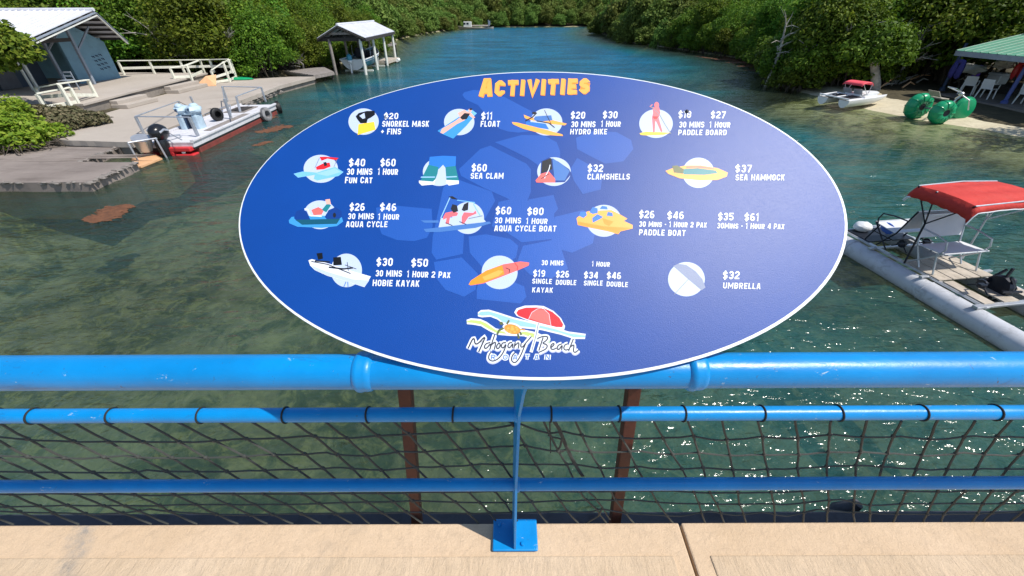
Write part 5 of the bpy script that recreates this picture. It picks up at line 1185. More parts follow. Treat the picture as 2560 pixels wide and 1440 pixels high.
def can2(u, v_):
    e = max(0, abs(v_-.5)*2-.8)/.2
    return tuple(kp(-.55+1.0*v_, -.6+1.2*u, 1.22+.09*(1-(2*v_-1)**2)-.1*e**1.5-.05*max(0, abs(u-.5)*2-.85)/.15))
b = MB(); b.grid(can2, 14, 12); cv = b.build('canopy', M['pink_canvas'], kb_, smooth=True); so_ = cv.modifiers.new('solid', 'SOLIDIFY'); so_.thickness = .01
for u in (.03, .97):
    for v_ in (.1, .9):
        b = MB(); b.tube([kp(.1, -.72+1.44*u, .6), can2(u, v_)], .013, 6); b.build('canopy_pole', M['alu'], kb_)

# ================================================================ green water trike
tk = thing('water_trike', 'green water trike with three fat floating wheels at the beach edge', 'water trike', (18.4, 19, 0))
TX = Vector((.985, .05, 0)).normalized(); TY = Vector((-.05, .985, 0)).normalized(); T0 = Vector((18.15, 18.8, .0))
def tp_(a, c, z): return T0+TX*a+TY*c+Vector((0, 0, z))
def fat(c, r_, w_, nm, ribs):
    b = MB(); b.lathe([(.14, -w_*.42), (r_*.45, -w_*.5), (r_*.75, -w_*.46), (r_*.94, -w_*.28), (r_, 0), (r_*.94, w_*.28), (r_*.75, w_*.46), (r_*.45, w_*.5), (.14, w_*.42)], c, tuple(TY), 36)
    o = b.build(nm, M['green_plastic'], tk, smooth=True)
    for k in range(ribs):
        a = 2*pi*k/ribs; d = TX*cos(a)+Vector((0, 0, sin(a)))
        for s_ in (-1, 1):
            b = MB(); b.tube([c+d*r_*.4+TY*s_*w_*.5, c+d*r_*.75+TY*s_*w_*.47, c+d*r_*.93+TY*s_*w_*.3, c+d*r_*1.01], [.018, .022, .02, .012], 6); b.build('rib', M['green_plastic'], o, smooth=True)
    b = MB(); b.lathe([(.0, -w_*.43), (.13, -w_*.43), (.13, -w_*.37), (.0, -w_*.37)], c, tuple(TY), 18); b.lathe([(.0, w_*.37), (.13, w_*.37), (.13, w_*.43), (.0, w_*.43)], c, tuple(TY), 18); b.build('hub', M['navy'], o, smooth=True)
fat(tp_(0, -.42, .44), .46, .5, 'wheel', 10); fat(tp_(-.12, .62, .5), .53, .5, 'wheel', 10)
b = MB(); fc = tp_(1.42, .08, .45); b.lathe([(.0, -.15), (.3, -.15), (.4, -.12), (.44, -.05), (.49, -.04), (.5, 0), (.49, .04), (.44, .05), (.4, .12), (.3, .15), (.0, .15)], fc, tuple(TY), 36); b.build('front_wheel', M['green_plastic'], tk, smooth=True)
b = MB(); b.tube([tp_(.0, -.5, .47), tp_(0, .6, .47)], .03, 8); b.tube([tp_(.0, .08, .47), tp_(.6, .08, .5), tp_(1.0, .08, 1.0)], .03, 8); b.build('frame', M['alu'], tk, smooth=True)
for s_ in (-.22, .38):
    b = MB(); b.tube([tp_(1.35, s_, .47), tp_(1.15, s_, .85), tp_(1.0, .08, 1.02)], .024, 8); b.build('fork', M['alu'], tk, smooth=True)
b = MB(); b.tube([tp_(1.0, .08, 1.02), tp_(.9, .08, 1.12), tp_(.55, -.25, 1.18), tp_(.35, -.2, 1.3), tp_(.5, .35, 1.3), tp_(.9, .12, 1.12)], .02, 8); b.ell(tp_(.98, .08, 1.06), (.1, .1, .08), 10, 6); b.build('handlebar', M['alu'], tk, smooth=True)
b = MB(); b.slab([tp_(-.1, -.18, .95), tp_(.28, -.18, .92), tp_(.28, .32, .92), tp_(-.1, .32, .95)], .05, (0, 0, 1)); b.build('seat', M['deck_wood'], tk, bevel=.015)
b = MB(); b.slab([tp_(-.12, -.18, .97), tp_(-.12, .32, .97), tp_(-.32, .32, 1.2), tp_(-.32, -.18, 1.2)], .04, tuple(TX)); b.build('backrest', M['deck_wood'], tk)

# ================================================================ open beach hut with green roof
ht = thing('beach_hut', 'open beach hut with green metal roof and slanting blue posts at right', 'hut', (25, 22, .4))
zr = 2.35
f0, f1 = at(2392, 126, zr), at(2560, 141, zr); f1 = f0.lerp(f1, 1.9)
dr_ = (f1-f0).normalized(); dn_ = Vector((dr_.y, -dr_.x, 0)); dn_ = dn_ if dn_.x > 0 else -dn_
rise = Vector((dn_.x*5.5, dn_.y*5.5, 1.35))
n_ = (f1-f0).cross(rise); n_ = n_ if n_.z > 0 else -n_; n_.normalize()
l = [f0, f1, f1+rise, f0+rise]; l = l if (l[1]-l[0]).cross(l[2]-l[0]).dot(n_) > 0 else l[::-1]
b = MB(); b.slab(l, .04, n_); rf = b.build('roof_sheet', M['green_roof'], ht)
k = 0.0
while k < (f1-f0).length:
    p = f0+dr_*k; b = MB(); b.tube([p+n_*.01, p+rise+n_*.01], .028, 5); b.build('roof_rib', M['green_roof'], rf); k += .42
l2 = [f0+rise, f1+rise, f1+dn_*11+Vector((0, 0, 0)), f0+dn_*11]; n2 = (l2[1]-l2[0]).cross(l2[2]-l2[0]); l2 = l2 if n2.z > 0 else l2[::-1]
b = MB(); b.slab(l2, .04, tuple(n2 if n2.z > 0 else -n2)); b.build('roof_sheet', M['green_roof'], ht)
b = MB(); b.beam(f0-Vector((0, 0, .12)), f1-Vector((0, 0, .12)), .05, .2); b.build('fascia', M['trim_grey'], ht)
b = MB(); b.beam(f0-Vector((0, 0, .12)), f0+rise-Vector((0, 0, .12)), .05, .2); b.build('fascia', M['trim_grey'], ht)
for px, py, m in ((2354, 226, 'deep_blue'), (2508, 260, 'blue_post')):
    if 'blue_post' not in M: M['blue_post'] = mat('blue_post', (.06, .09, .3), .5, 0, .15, 5)
    p = at(px, py, .38); q_ = Vector((p.x, p.y, zr+.25)); b = MB(); b.tube([p, q_], .075, 10); po = b.build('post', M[m], ht, smooth=True)
    b = MB(); b.lathe([(.13, -.02), (.13, .12), (.08, .16)], p, n=12); b.build('post_foot', M[m], po, smooth=True)
b = MB(); fl = [f0+dn_*.2, f1+dn_*.2, f1+dn_*9, f0+dn_*9]; b.prism([(p.x, p.y) for p in fl], .1, .40); b.build('floor_slab', M['ramp_conc'], ht)
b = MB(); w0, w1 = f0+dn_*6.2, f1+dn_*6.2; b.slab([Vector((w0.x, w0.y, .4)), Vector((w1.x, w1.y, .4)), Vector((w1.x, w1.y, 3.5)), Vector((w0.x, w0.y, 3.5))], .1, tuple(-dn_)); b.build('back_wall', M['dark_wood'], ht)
def inhut(px, py, z): return at(px, py, z)
def jacket(px, py, z, m, lab, sc_=1.0):
    p = at(px, py, z); o = thing('life_jacket', lab, 'life jacket', tuple(p), 'life jackets hung in the beach hut')
    for s_ in (-1, 1):
        b = MB(); b.ell(p+Vector((0, s_*.13*sc_, 0)), (.09*sc_, .12*sc_, .3*sc_), 10, 8, .25, px); b.build('panel', M[m], o, smooth=True)
    b = MB(); b.ell(p+Vector((.03, 0, .28*sc_)), (.08, .2*sc_, .1), 10, 6, .2); b.build('collar', M[m], o, smooth=True)
M['blue_cloth'] = mat('blue_cloth', (.02, .02, .14), .8, 0, .2, 5, .4, 20, .02)
jacket(2392, 175, 1.55, 'blue_cloth', 'dark blue life jacket hung beside the farther blue post', 1.3); jacket(2443, 180, 1.3, 'purple', 'purple life jacket lying bright in the dark hut', .8); jacket(2548, 178, 1.55, 'bright_red', 'red life jacket hung by the nearer blue post', 1.2)
M['grey_tarp'] = mat('grey_tarp', (.3, .3, .27), .8, 0, .2, 2, .5, 10, .03)
b = MB(); p = inhut(2425, 172, 1.5); b.ell(p, (.35, .75, .22), 16, 10, .6, 4); tag(b.build('folded_tarp', M['grey_tarp'], smooth=True), 'crumpled pale grey tarpaulin bundled under the hut roof edge', 'tarpaulin')
b = MB(); p = inhut(2510, 160, 1.8); b.ell(p, (.3, .4, .2), 16, 10, .6, 9); tag(b.build('folded_tarp', M['deck_wood'], smooth=True), 'brownish cloth bundle high in the dark beach hut', 'tarpaulin')
cb = thing('white_cooler', 'pale boxy cooler in the shade of the beach hut', 'cooler', tuple(inhut(2493, 200, .75))); p = inhut(2493, 198, .95)
b = MB(); b.box(p, (.5, .7, .42)); b.build('body', M['white_plastic'], cb, bevel=.04); b = MB(); b.box(p+Vector((0, 0, .25)), (.54, .74, .08)); b.build('lid', M['white_plastic'], cb, bevel=.02)
b = MB(); b.box((p.x, p.y, .56), (.9, 3.2, .32)); tb_ = b.build('counter', M['dark_wood'], bevel=.02); tag(tb_, 'low dark counter carrying the pale cooler inside the beach hut', 'counter')
def pchair(px, py, rz_, lab):
    p = at(px, py, .40); o = thing('plastic_chair', lab, 'chair', tuple(p), 'white plastic chairs under the beach hut'); m_ = Matrix.Rotation(rz_, 3, 'Z')
    for dx in (-.22, .22):
        for dy in (-.2, .2):
            b = MB(); b.tube([p+m_@Vector((dx*1.15, dy*1.15, 0)), p+m_@Vector((dx, dy, .43))], [.025, .035], 6); b.build('leg', M['white_plastic'], o, smooth=True)
    b = MB(); b.box(p+Vector((0, 0, .44)), (.48, .46, .03), rz_); b.build('seat', M['white_plastic'], o, bevel=.01)
    b = MB(); l = [p+m_@Vector(q) for q in ((-.24, .21, .46), (.24, .21, .46), (.22, .32, .86), (-.22, .32, .86))]; b.slab(l, .02, tuple(m_@Vector((0, -1, .2)))); b.build('backrest', M['white_plastic'], o)
    for dx in (-.25, .25):
        b = MB(); b.tube([p+m_@Vector((dx, -.2, .43)), p+m_@Vector((dx, -.2, .64)), p+m_@Vector((dx, .26, .66))], .02, 6); b.build('arm', M['white_plastic'], o, smooth=True)
pchair(2412, 236, 2.2, 'white plastic chair nearest the farther blue post under the hut'); pchair(2458, 246, 1.9, 'white plastic chair in the middle between the two blue posts'); pchair(2556, 262, 1.7, 'white plastic chair at the right edge beyond the nearer blue post')
# ================================================================ mangroves, bushes, far forest
import numpy as np
rng = np.random.default_rng(5)
def leaf_cloud(name, lumps, n, size, mats, up_bias=.5, aspect=.55, tint=(.2, .75), shell=.55):
    """lumps: (centre, radii); n leaves spread mostly near lump surfaces, each a bent two-face blade"""
    vol = np.array([max(l[1])**2 for l in lumps]); pr = vol/vol.sum(); idx = rng.choice(len(lumps), n, p=pr)
    c = np.array([l[0] for l in lumps])[idx]; rr = np.array([l[1] for l in lumps])[idx]
    d = rng.normal(size=(n, 3)); d /= np.linalg.norm(d, axis=1)[:, None]
    d[:, 2] = np.where(d[:, 2] < -.6, -d[:, 2]*.6, d[:, 2])
    rad = shell+(1.12-shell)*rng.random(n)**.6
    rad *= 1+.16*np.sin(d[:, 0]*7+idx)*np.cos(d[:, 1]*6+idx*2)
    p = c+d*rr*rad[:, None]
    nr = d*.7+rng.normal(size=(n, 3))*.65; nr[:, 2] += up_bias; nr /= np.linalg.norm(nr, axis=1)[:, None]
    a = np.cross(nr, rng.normal(size=(n, 3))); a /= np.linalg.norm(a, axis=1)[:, None]; b_ = np.cross(nr, a)
    s = size*(.6+.8*rng.random(n))[:, None]
    v = np.empty((n, 4, 3)); v[:, 0] = p-a*s; v[:, 1] = p+b_*s*aspect+nr*s*.12; v[:, 2] = p+a*s; v[:, 3] = p-b_*s*aspect+nr*s*.12
    me = bpy.data.meshes.new(name)
    me.vertices.add(n*4); me.vertices.foreach_set('co', v.reshape(-1))
    me.loops.add(n*4); me.polygons.add(n)
    me.polygons.foreach_set('loop_start', np.arange(0, n*4, 4)); me.polygons.foreach_set('loop_total', np.full(n, 4))
    me.loops.foreach_set('vertex_index', np.arange(n*4)); me.update(calc_edges=True)
    lt = rng.random(len(lumps))*.25
    tv = np.clip(tint[0]+lt[idx]+(tint[1]-tint[0])*rng.random(n), 0, 1)
    at_ = me.attributes.new('tint', 'FLOAT', 'POINT'); at_.data.foreach_set('value', np.repeat(tv, 4))
    for m_ in mats: me.materials.append(M[m_])
    me.validate(); return me
def crown_lumps(rad, h, z0, n, flat=.75):
    L_ = [((0, 0, z0+h*.5), (rad*.75, rad*.75, h*.48))]
    for i in range(n):
        a = rng.random()*2*pi; q = rng.random()**.5*rad*.85; z = z0+h*(.12+.8*rng.random()*(1-.45*(q/rad)**2))
        r_ = rad*(.2+.2*rng.random()); L_.append(((q*cos(a), q*sin(a), z), (r_, r_, r_*flat)))
    return L_
def trunks(rad, h, z0, n, roots=10, r_=.09):
    b = MB()
    for i in range(n):
        a = R.random()*2*pi; q = R.random()*rad*.35; x, y = q*cos(a), q*sin(a); tx, ty = x+R.uniform(-1, 1)*rad*.4, y+R.uniform(-1, 1)*rad*.4
        b.tube([(x, y, -.2), (x*.8+tx*.2+R.uniform(-.1, .1), y*.8+ty*.2, z0*.5+.3), ((x+tx)/2, (y+ty)/2, z0+h*.25), (tx, ty, z0+h*.62)], [r_, r_*.8, r_*.6, r_*.25], 6)
        for k in range(2):
            a2 = R.random()*2*pi; b.tube([((x+tx)/2, (y+ty)/2, z0+h*.2), ((x+tx)/2+cos(a2)*rad*.5, (y+ty)/2+sin(a2)*rad*.5, z0+h*(.35+R.random()*.3))], [r_*.5, r_*.2], 5)
    for i in range(roots):
        a = R.random()*2*pi; q = rad*(.35+.5*R.random()); b.tube([(0, 0, .9+R.random()*.5), (q*.55*cos(a), q*.55*sin(a), .75+.2*R.random()), (q*.9*cos(a+.1), q*.9*sin(a+.1), .2), (q*cos(a+.12), q*sin(a+.12), -.5)], [.035, .03, .025, .02], 5)
    return b
PROTO = []
def proto_tree(k, rad, h, z0, n_leaf, size, nl, far=False, roots=12, tint=(.1, .8)):
    lump = crown_lumps(rad, h, z0, nl)
    cm = leaf_cloud('crown', lump, n_leaf, size, ['leaf_far' if far else 'leaf'], tint=tint)
    if far: return cm, None
    tm = trunks(rad, h, z0, 4, roots).mesh('trunk', 'bole', smooth=True)
    return cm, tm
near_p = [proto_tree(i, 2.2+.4*(i % 3), 4.8+.7*(i % 2), .3, 15000, .1, 26, roots=7) for i in range(5)]
low_p = [proto_tree(i, 1.9, 2.9, .15, 9000, .1, 20, roots=5) for i in range(3)]
far_p = [proto_tree(i, 3.2, 6.0, .1, 5200, .24, 26, True)[0] for i in range(4)]
def plant(name, meshes, loc, rz_, sc_, label, cat, group=None):
    cm, tm = meshes
    r_ = thing(name, label, cat, loc, group); r_.rotation_euler = (0, 0, rz_); r_.scale = sc_
    o = bpy.data.objects.new('crown', cm); COL.objects.link(o); o.parent = r_
    if tm: o = bpy.data.objects.new('trunk', tm); COL.objects.link(o); o.parent = r_
    return r_
LBL = {'L': ('dense green mangrove in the thicket along the left shore behind the terrace and boat shelter', 'mangroves along the left shore'),
       'R': ('dark green mangrove in the thicket along the right shore beyond the beach', 'mangroves along the right shore'),
       'F': ('distant mangrove closing the far end of the channel', 'mangroves on the far shore')}
def where(k, x, y, off=None):
    if k == 'F': return LBL['F'][0]+(' right of the distant jetty' if x > 0 else ' at and left of the distant jetty')
    front = (interp(XL, y)-x if k == 'L' else x-interp(XR, y)) < 2.6
    row = 'front row' if front else 'back row'
    if k == 'L':
        if x < -26: return 'tall green mangrove behind the blue boat house roof'
        if y < 36.5: return 'dense green mangrove behind the long white terrace handrail'
        if y < 47: return 'dense green mangrove beside the boat shelter on the left shore, '+row
        if y < 63: return 'dense green mangrove on the left shore just past the boat shelter, '+row
        return ('mangrove halfway along the left shore, ' if y < 105 else 'distant mangrove on the left shore near the far jetty, ')+row
    if y < 31: return 'dark green mangrove behind the beach and the green roofed hut'
    if y < 46: return 'dark green mangrove on the right shore by the rust brown seaweed bank, '+row
    if y < 63: return 'dark green mangrove on the right shore past the seaweed bank, '+row
    return ('mangrove halfway along the right shore, ' if y < 105 else 'distant mangrove near the far point of the right shore, ')+row
def gsafe(x, y): return max(ground_h(x, y), 0)
def nearplant(x, y, s_, k, lab=None, low=False, name='mangrove_tree'):
    l = LBL[k]; pr = R.choice(low_p if low else near_p)
    return plant(name, pr, (x, y, gsafe(x, y)-.12), R.random()*6.28, (s_*R.uniform(.9, 1.15), s_*R.uniform(.9, 1.15), s_*R.uniform(.88, 1.15)), lab or where(k, x, y), 'tree', l[1] if not lab else None)
def farplant(x, y, s_, k):
    l = LBL[k]; o = bpy.data.objects.new('mangrove_tree', R.choice(far_p)); COL.objects.link(o); o.location = (x, y, gsafe(x, y)-.3); o.rotation_euler = (0, 0, R.random()*6.28)
    o.scale = (s_*R.uniform(.85, 1.2), s_*R.uniform(.85, 1.2), s_*R.uniform(.8, 1.25)); tag(o, where(k, x, y), 'tree', l[1]); return o
# left thicket
y = 31.5
while y < 62:
    xs_ = interp(XL, y)
    if y > 35: nearplant(xs_+.1, y+1.5, R.uniform(.7, .9), 'L', low=True)
    for off, sc_ in ((.9, .74), (3.9, .98), (7.5, 1.12), (12, 1.25)):
        x = xs_-off+R.uniform(-.6, .6)
        if y < 34 and x > -16.2: continue
        nearplant(x, y+R.uniform(-.9, .9), sc_*R.uniform(.9, 1.12), 'L')
    y += 3.2
for x, y, s_ in ((-20, 31.2, .85), (-23.2, 31.5, .92), (-26.6, 31.2, 1.0), (-30, 31.8, 1.05), (-34, 31.5, 1.1), (-38, 31, 1.1), (-43, 30.5, 1.1), (-18, 33.2, .95), (-21.5, 34.6, 1.1), (-25.2, 35, 1.2), (-29.5, 35.5, 1.2), (-34, 36, 1.3), (-39, 36, 1.3), (-44, 35, 1.3), (-36, 26, 1.1), (-37, 20, 1.1)):
    nearplant(x, y, s_, 'L')
y = 63
while y < 152:
    xs_ = interp(XL, y)
    for off, sc_ in ((-.2, .5), (1.8, .76), (5.5, 1.0), (11, 1.25)): farplant(xs_-off+R.uniform(-1, 1), y+R.uniform(-1.4, 1.4), sc_*R.uniform(.85, 1.15), 'L')
    y += 4.6
# far shore
x = -24
while x < 44:
    for off, sc_ in ((1.5, .72), (6, .9), (12, 1.15)): farplant(x+R.uniform(-1, 1), 155.5+off+R.uniform(-1, 1), sc_*R.uniform(.8, 1.15), 'F')
    x += 4.4
# right thicket
y = 64
while y < 150:
    xs_ = interp(XR, y)
    for off, sc_ in ((-.3, .5), (1.6, .76), (5, .98), (10, 1.2)): farplant(xs_+off+R.uniform(-1, 1), y+R.uniform(-1.4, 1.4), sc_*R.uniform(.85, 1.15), 'R')
    y += 4.8
y = 27.5
while y < 62:
    xs_ = interp(XR, y)
    nearplant(xs_+.1, y+R.uniform(-.8, .8), R.uniform(.75, .95), 'R', low=True); nearplant(xs_+.3, y+1.6+R.uniform(-.6, .6), R.uniform(.6, .85), 'R', low=True)
    for off, sc_ in ((1.5, .85), (4.6, 1.0), (8.5, 1.15), (13, 1.3)):
        nearplant(xs_+off+R.uniform(-.6, .6), y+R.uniform(-.8, .8), sc_*R.uniform(.9, 1.12), 'R')
    y += 3.3
nearplant(20.2, 26.9, .75, 'R', 'low mangrove bush directly behind the pink canopy boat', low=True); nearplant(22.4, 27.2, .7, 'R', 'low mangrove bush right of the pale blotched trunk', low=True)
nearplant(17.5, 27.0, .8, 'R', 'small round mangrove bush at the very water edge left of the pink canopy boat', low=True); nearplant(18.3, 27.9, .88, 'R', 'round mangrove bush bulging over the water left of the pink canopy boat'); nearplant(19.3, 29.8, .95, 'R', 'taller mangrove just behind the round bush by the pink canopy boat')
nearplant(30, 24, 1.25, 'R'); nearplant(31.5, 19, 1.2, 'R'); nearplant(36, 26, 1.3, 'R'); nearplant(27.5, 30.5, 1.3, 'R'); nearplant(24.5, 29.8, 1.1, 'R'); nearplant(22.2, 28.6, .9, 'R'); nearplant(36, 15, 1.2, 'R')
# crown arching over the beach hut: high foliage on a leaning trunk
def overhang(loc, lumps, tr_pts, label, n=9000, m='bole', name='beach_tree'):
    r_ = thing(name, label, 'tree', loc)
    o = bpy.data.objects.new('crown', leaf_cloud('crown', lumps, n, .1, ['leaf'], tint=(.1, .85))); COL.objects.link(o); o.parent = r_
    b = MB()
    for p_, rr in tr_pts: b.tube(p_, rr, 9)
    o = bpy.data.objects.new('trunk', b.mesh('trunk', m, smooth=True)); COL.objects.link(o); o.parent = r_
    return r_
p = at(2352, 226, .3)
overhang((25.6, 26.6, .3), [((0, -.3, 3.6), (2.3, 2.0, 1.3)), ((-2, -1.2, 3.0), (1.4, 1.2, .9)), ((1.0, -2.3, 2.9), (1.4, 1.0, .8)), ((-.5, -2.6, 2.35), (.9, .8, .6)), ((-2.8, .3, 3.9), (1.5, 1.5, 1.1)), ((2, -1, 4.0), (1.6, 1.5, 1.1)), ((-1.2, -1.9, 3.8), (1.2, 1, .8))],
  [([(0, .4, -.3), (-.2, .1, 1.3), (.3, -.4, 2.6), (0, -.5, 3.8)], [.22, .18, .13, .06]), ([(-.2, .1, 1.3), (-1.3, -.6, 2.4), (-2.1, -1, 3.2)], [.11, .08, .03]), ([(.2, -.3, 2.3), (1, -1.4, 2.9), (1.2, -2.2, 3.1)], [.09, .06, .03])],
  'broad green tree leaning its crown over the beach hut roof edge', 12000)
overhang((29.5, 21.5, .4), [((-1.0, 1, 4.6), (2.2, 2, 1.2)), ((1, -1, 4.9), (2.2, 2, 1.3)), ((-1.8, 2.4, 4.0), (1.3, 1.3, .9))],
  [([(1.2, -2.4, -.3), (.9, -2.0, 2), (.3, -1.0, 4), (0, 0, 5)], [.26, .23, .16, .06])], 'dark leaning trunk with foliage behind the green hut roof at top right', 9000, 'dark_wood')
# whitewashed trunk on the beach
o = thing('palm_trunk', 'grey white blotched tree trunk standing beside the pink canopy boat', 'tree', tuple(at(2192, 228, .25)))
b = MB(); b.tube([(0, 0, -.3), (-.25, 0, .4), (-.62, .05, 1.1), (-1.1, .1, 2.0), (-1.4, .2, 2.6)], [.26, .22, .2, .19, .12], 14)
q = bpy.data.objects.new('trunk', b.mesh('trunk', 'bark_pale', smooth=True)); COL.objects.link(q); q.parent = o
q = bpy.data.objects.new('crown', leaf_cloud('crown', [((-.8, .4, 2.4), (1.6, 1.3, .9)), ((-2, .2, 1.9), (1.0, .9, .6)), ((.6, .8, 2.0), (1.2, 1, .7)), ((-.9, -.3, 1.6), (.8, .6, .4)), ((.2, -.2, 1.6), (.8, .6, .4))], 6500, .1, ['leaf'], tint=(.1, .8))); COL.objects.link(q); q.parent = o
# tall unseen trees added right of the beach to shade the ground there
for i, (x, y, z) in enumerate(((25.5, 13.2, 6.6), (28.5, 16.5, 7.2), (24.3, 9.6, 6.4), (30, 12, 7.4))):
    overhang((x, y, .35), [((0, 0, z), (2.6, 2.5, 1.2)), ((-2, .8, z-.2), (1.7, 1.6, .9)), ((1.6, -1.4, z+.2), (1.7, 1.6, 1.0)), ((-1, -1.9, z), (1.6, 1.4, .9)), ((1, 2, z+.1), (1.7, 1.5, .9))],
      [([(.2, 0, -.3), (.1, 0, z*.35), (0, .1, z*.7), (0, 0, z)], [.27, .22, .17, .06])], ['spreading shade tree nearest the right edge of the beach', 'spreading shade tree behind the right end of the green roofed hut', 'spreading shade tree right of the walkway and the beach', 'tallest spreading shade tree far right of the beach'][i], 8000)
# bare grey branches above the hut
for i, (px, py, Y) in enumerate(((2325, 60, 26.0), (2290, 110, 25.6), (2030, 120, 27.0), (450, 105, 30.2), (370, 70, 30.0), (560, 80, 30.3), (700, 110, 36.0), (745, 150, 34.6), (1965, 60, 28.0), (2120, 80, 26.2), (2240, 60, 26.0), (2205, 130, 26.0))):
    c_ = aty(px, py, Y); b = MB()
    base = Vector((c_.x+(.5 if px > 1000 else -.3), Y+1.0, gsafe(c_.x, Y)))
    b.tube([base, base.lerp(c_, .5)+Vector((.2, 0, .2)), c_], [.09, .07, .04], 6)
    for k in range(11):
        s_ = base.lerp(c_, .45+.55*R.random()); d = Vector((R.uniform(-1, 1), R.uniform(-1, .1), R.uniform(-.1, .9)))*R.uniform(.6, 1.3)
        b.tube([s_, s_+d*.5+Vector((0, 0, .1)), s_+d], [.035, .022, .008], 5)
        b.tube([s_+d*.5, s_+d*.8+Vector((R.uniform(-.4, .4), 0, .3))], [.014, .006], 4)
    tag(b.build('bare_branch', M['bark_pale'], smooth=True), ['bare grey branch high in the right trees above the hut', 'bare grey branch lower among the right trees beside the hut roof', 'bare twigs in the dark thicket behind the round bush', 'pale bare branch in the mangroves above the long white handrail', 'thin bare branch in the mangroves right of the blue house roof', 'bare forked branch above the white stair handrail', 'bare branch in the mangroves left of the boat shelter', 'low bare limb beside the small plank jetty', 'bare twig sticking out of the mangroves high left of the pink canopy boat', 'bare limb in the mangroves directly above the pink canopy boat', 'bare branch between the pink canopy boat and the hut, high up', 'bare limb above the pale blotched trunk'][i], 'branch')
# near left bush with brown root tangle
def bush(loc, lumps, n, label, size=.07, mats=('leaf',), tint=(.15, .9), name='bush', roots=0, rr=1.0):
    r_ = thing(name, label, 'bush', loc)
    o = bpy.data.objects.new('foliage', leaf_cloud('foliage', lumps, n, size, list(mats), tint=tint, up_bias=.7)); COL.objects.link(o); o.parent = r_
    b = MB()
    for i in range(26):
        a = R.random()*2*pi; l = R.choice(lumps)[0]; b.tube([(R.uniform(-.2, .2), R.uniform(-.2, .2), -.1), (l[0]*.5+cos(a)*.2, l[1]*.5+sin(a)*.2, l[2]*.5), (l[0]+cos(a)*.4, l[1]+sin(a)*.4, l[2]+.2)], [.035, .022, .008], 5)
    o = bpy.data.objects.new('stem', b.mesh('stem', 'bole', smooth=True)); COL.objects.link(o); o.parent = r_
    if roots:
        b = MB()
        for i in range(roots):
            u_ = R.random(); x = -4.2+6.2*u_; y = -1.5+1.3*u_**2+R.uniform(-.35, .7); a2 = R.random()*6.28; L_ = R.uniform(.15, .6); z_ = R.uniform(0, .22)
            b.tube([(x, y, z_), (x+L_*.5*cos(a2)+R.uniform(-.1, .1), y+L_*.5*sin(a2), z_+R.uniform(0, .16)), (x+L_*cos(a2), y+L_*sin(a2), R.uniform(-.05, .15))], [.01, .02, .008], 5)
        o = bpy.data.objects.new('root_tangle', b.mesh('root_tangle', 'bole', smooth=True)); o['kind'] = 'stuff'; COL.objects.link(o); o.parent = r_
    return r_
bush((-17.3, 14.1, .3), [((0, 0, .55), (1.5, .9, .55)), ((-1.6, .2, 1.05), (1.5, 1.1, 1.1)), ((1.1, .5, .3), (.8, .6, .33)), ((-1.0, 1.3, .7), (1.3, .9, .6)), ((-2.4, -1.0, .9), (1.2, .8, .9)), ((.9, -.3, .3), (.9, .5, .3)), ((-3.2, .7, 1.6), (1.5, 1.1, 1.3)), ((-2.2, .9, 1.3), (1.2, .9, .9)), ((-3.4, -.9, 1.1), (1.2, .9, .9)), ((-4.4, .2, 1.5), (1.2, 1.0, 1.0))], 30000,
  'large bright green bush at the left edge between the boat ramp and the terrace', roots=420, rr=2.2, tint=(.2, .95), mats=('leaf_bright',))
bush((-16.7, 16.1, .45), [((0, 0, .25), (.8, .7, .3)), ((-1.0, .0, .35), (.8, .7, .4)), ((.5, .5, .2), (.6, .5, .25)), ((-.6, .8, .28), (.7, .5, .3))], 8000,
  'low olive brown bush in front of the near white handrails', mats=('leaf_dry',), tint=(.1, 1))
bush((-22.6, 15.6, .5), [((0, 0, 1.6), (1.6, 1.4, 1.3)), ((-1, 1, 2.0), (1.4, 1.4, 1.2)), ((.4, 1.3, 1.4), (1.2, 1, .9))], 11000, 'tall green shrub behind the big bush at the left edge')
c_ = aty(28, 122, 17.6)
overhang((c_.x-3, 17.6, .5), [((3.05, 0, c_.z-.5), (.75, .6, .55)), ((2.5, .2, c_.z-.25), (.8, .7, .6)), ((1.6, 0, c_.z-.1), (1.0, 1, .8)), ((3.35, 0, c_.z-.75), (.45, .4, .3)), ((.5, 0, c_.z), (1.6, 1.4, 1.2)), ((2.55, -.2, c_.z-1.05), (.45, .4, .3))],
  [([(-.2, 0, -.2), (0, 0, 1.2), (.4, 0, 2.2), (1.4, 0, c_.z-.6)], [.16, .14, .1, .05]), ([(1.2, 0, c_.z-.7), (2.3, 0, c_.z-.6), (3.2, 0, c_.z-.6)], [.05, .035, .01])], 'leafy tree reaching in from the left edge before the blue house', 9000, name='broadleaf_tree')
# driftwood and stones along the beach under the right thicket
for i in range(16):
    x = R.uniform(20.5, 26.5); y = R.uniform(25.3, 27.6); a = R.uniform(-.5, .7); L_ = R.uniform(.5, 1.6); z = gsafe(x, y)
    b = MB(); b.tube([(x, y, z+.05), (x+L_*.5*cos(a), y+L_*.5*sin(a), z+.12+R.random()*.2), (x+L_*cos(a), y+L_*sin(a), z+.1+R.random()*.6)], [.05, .045, .02], 6)
    tag(b.build('driftwood', M['bark_pale' if i % 3 else 'tan_wood'], smooth=True), 'weathered driftwood limb on the sand under the right mangroves', 'driftwood', 'driftwood under the right mangroves')

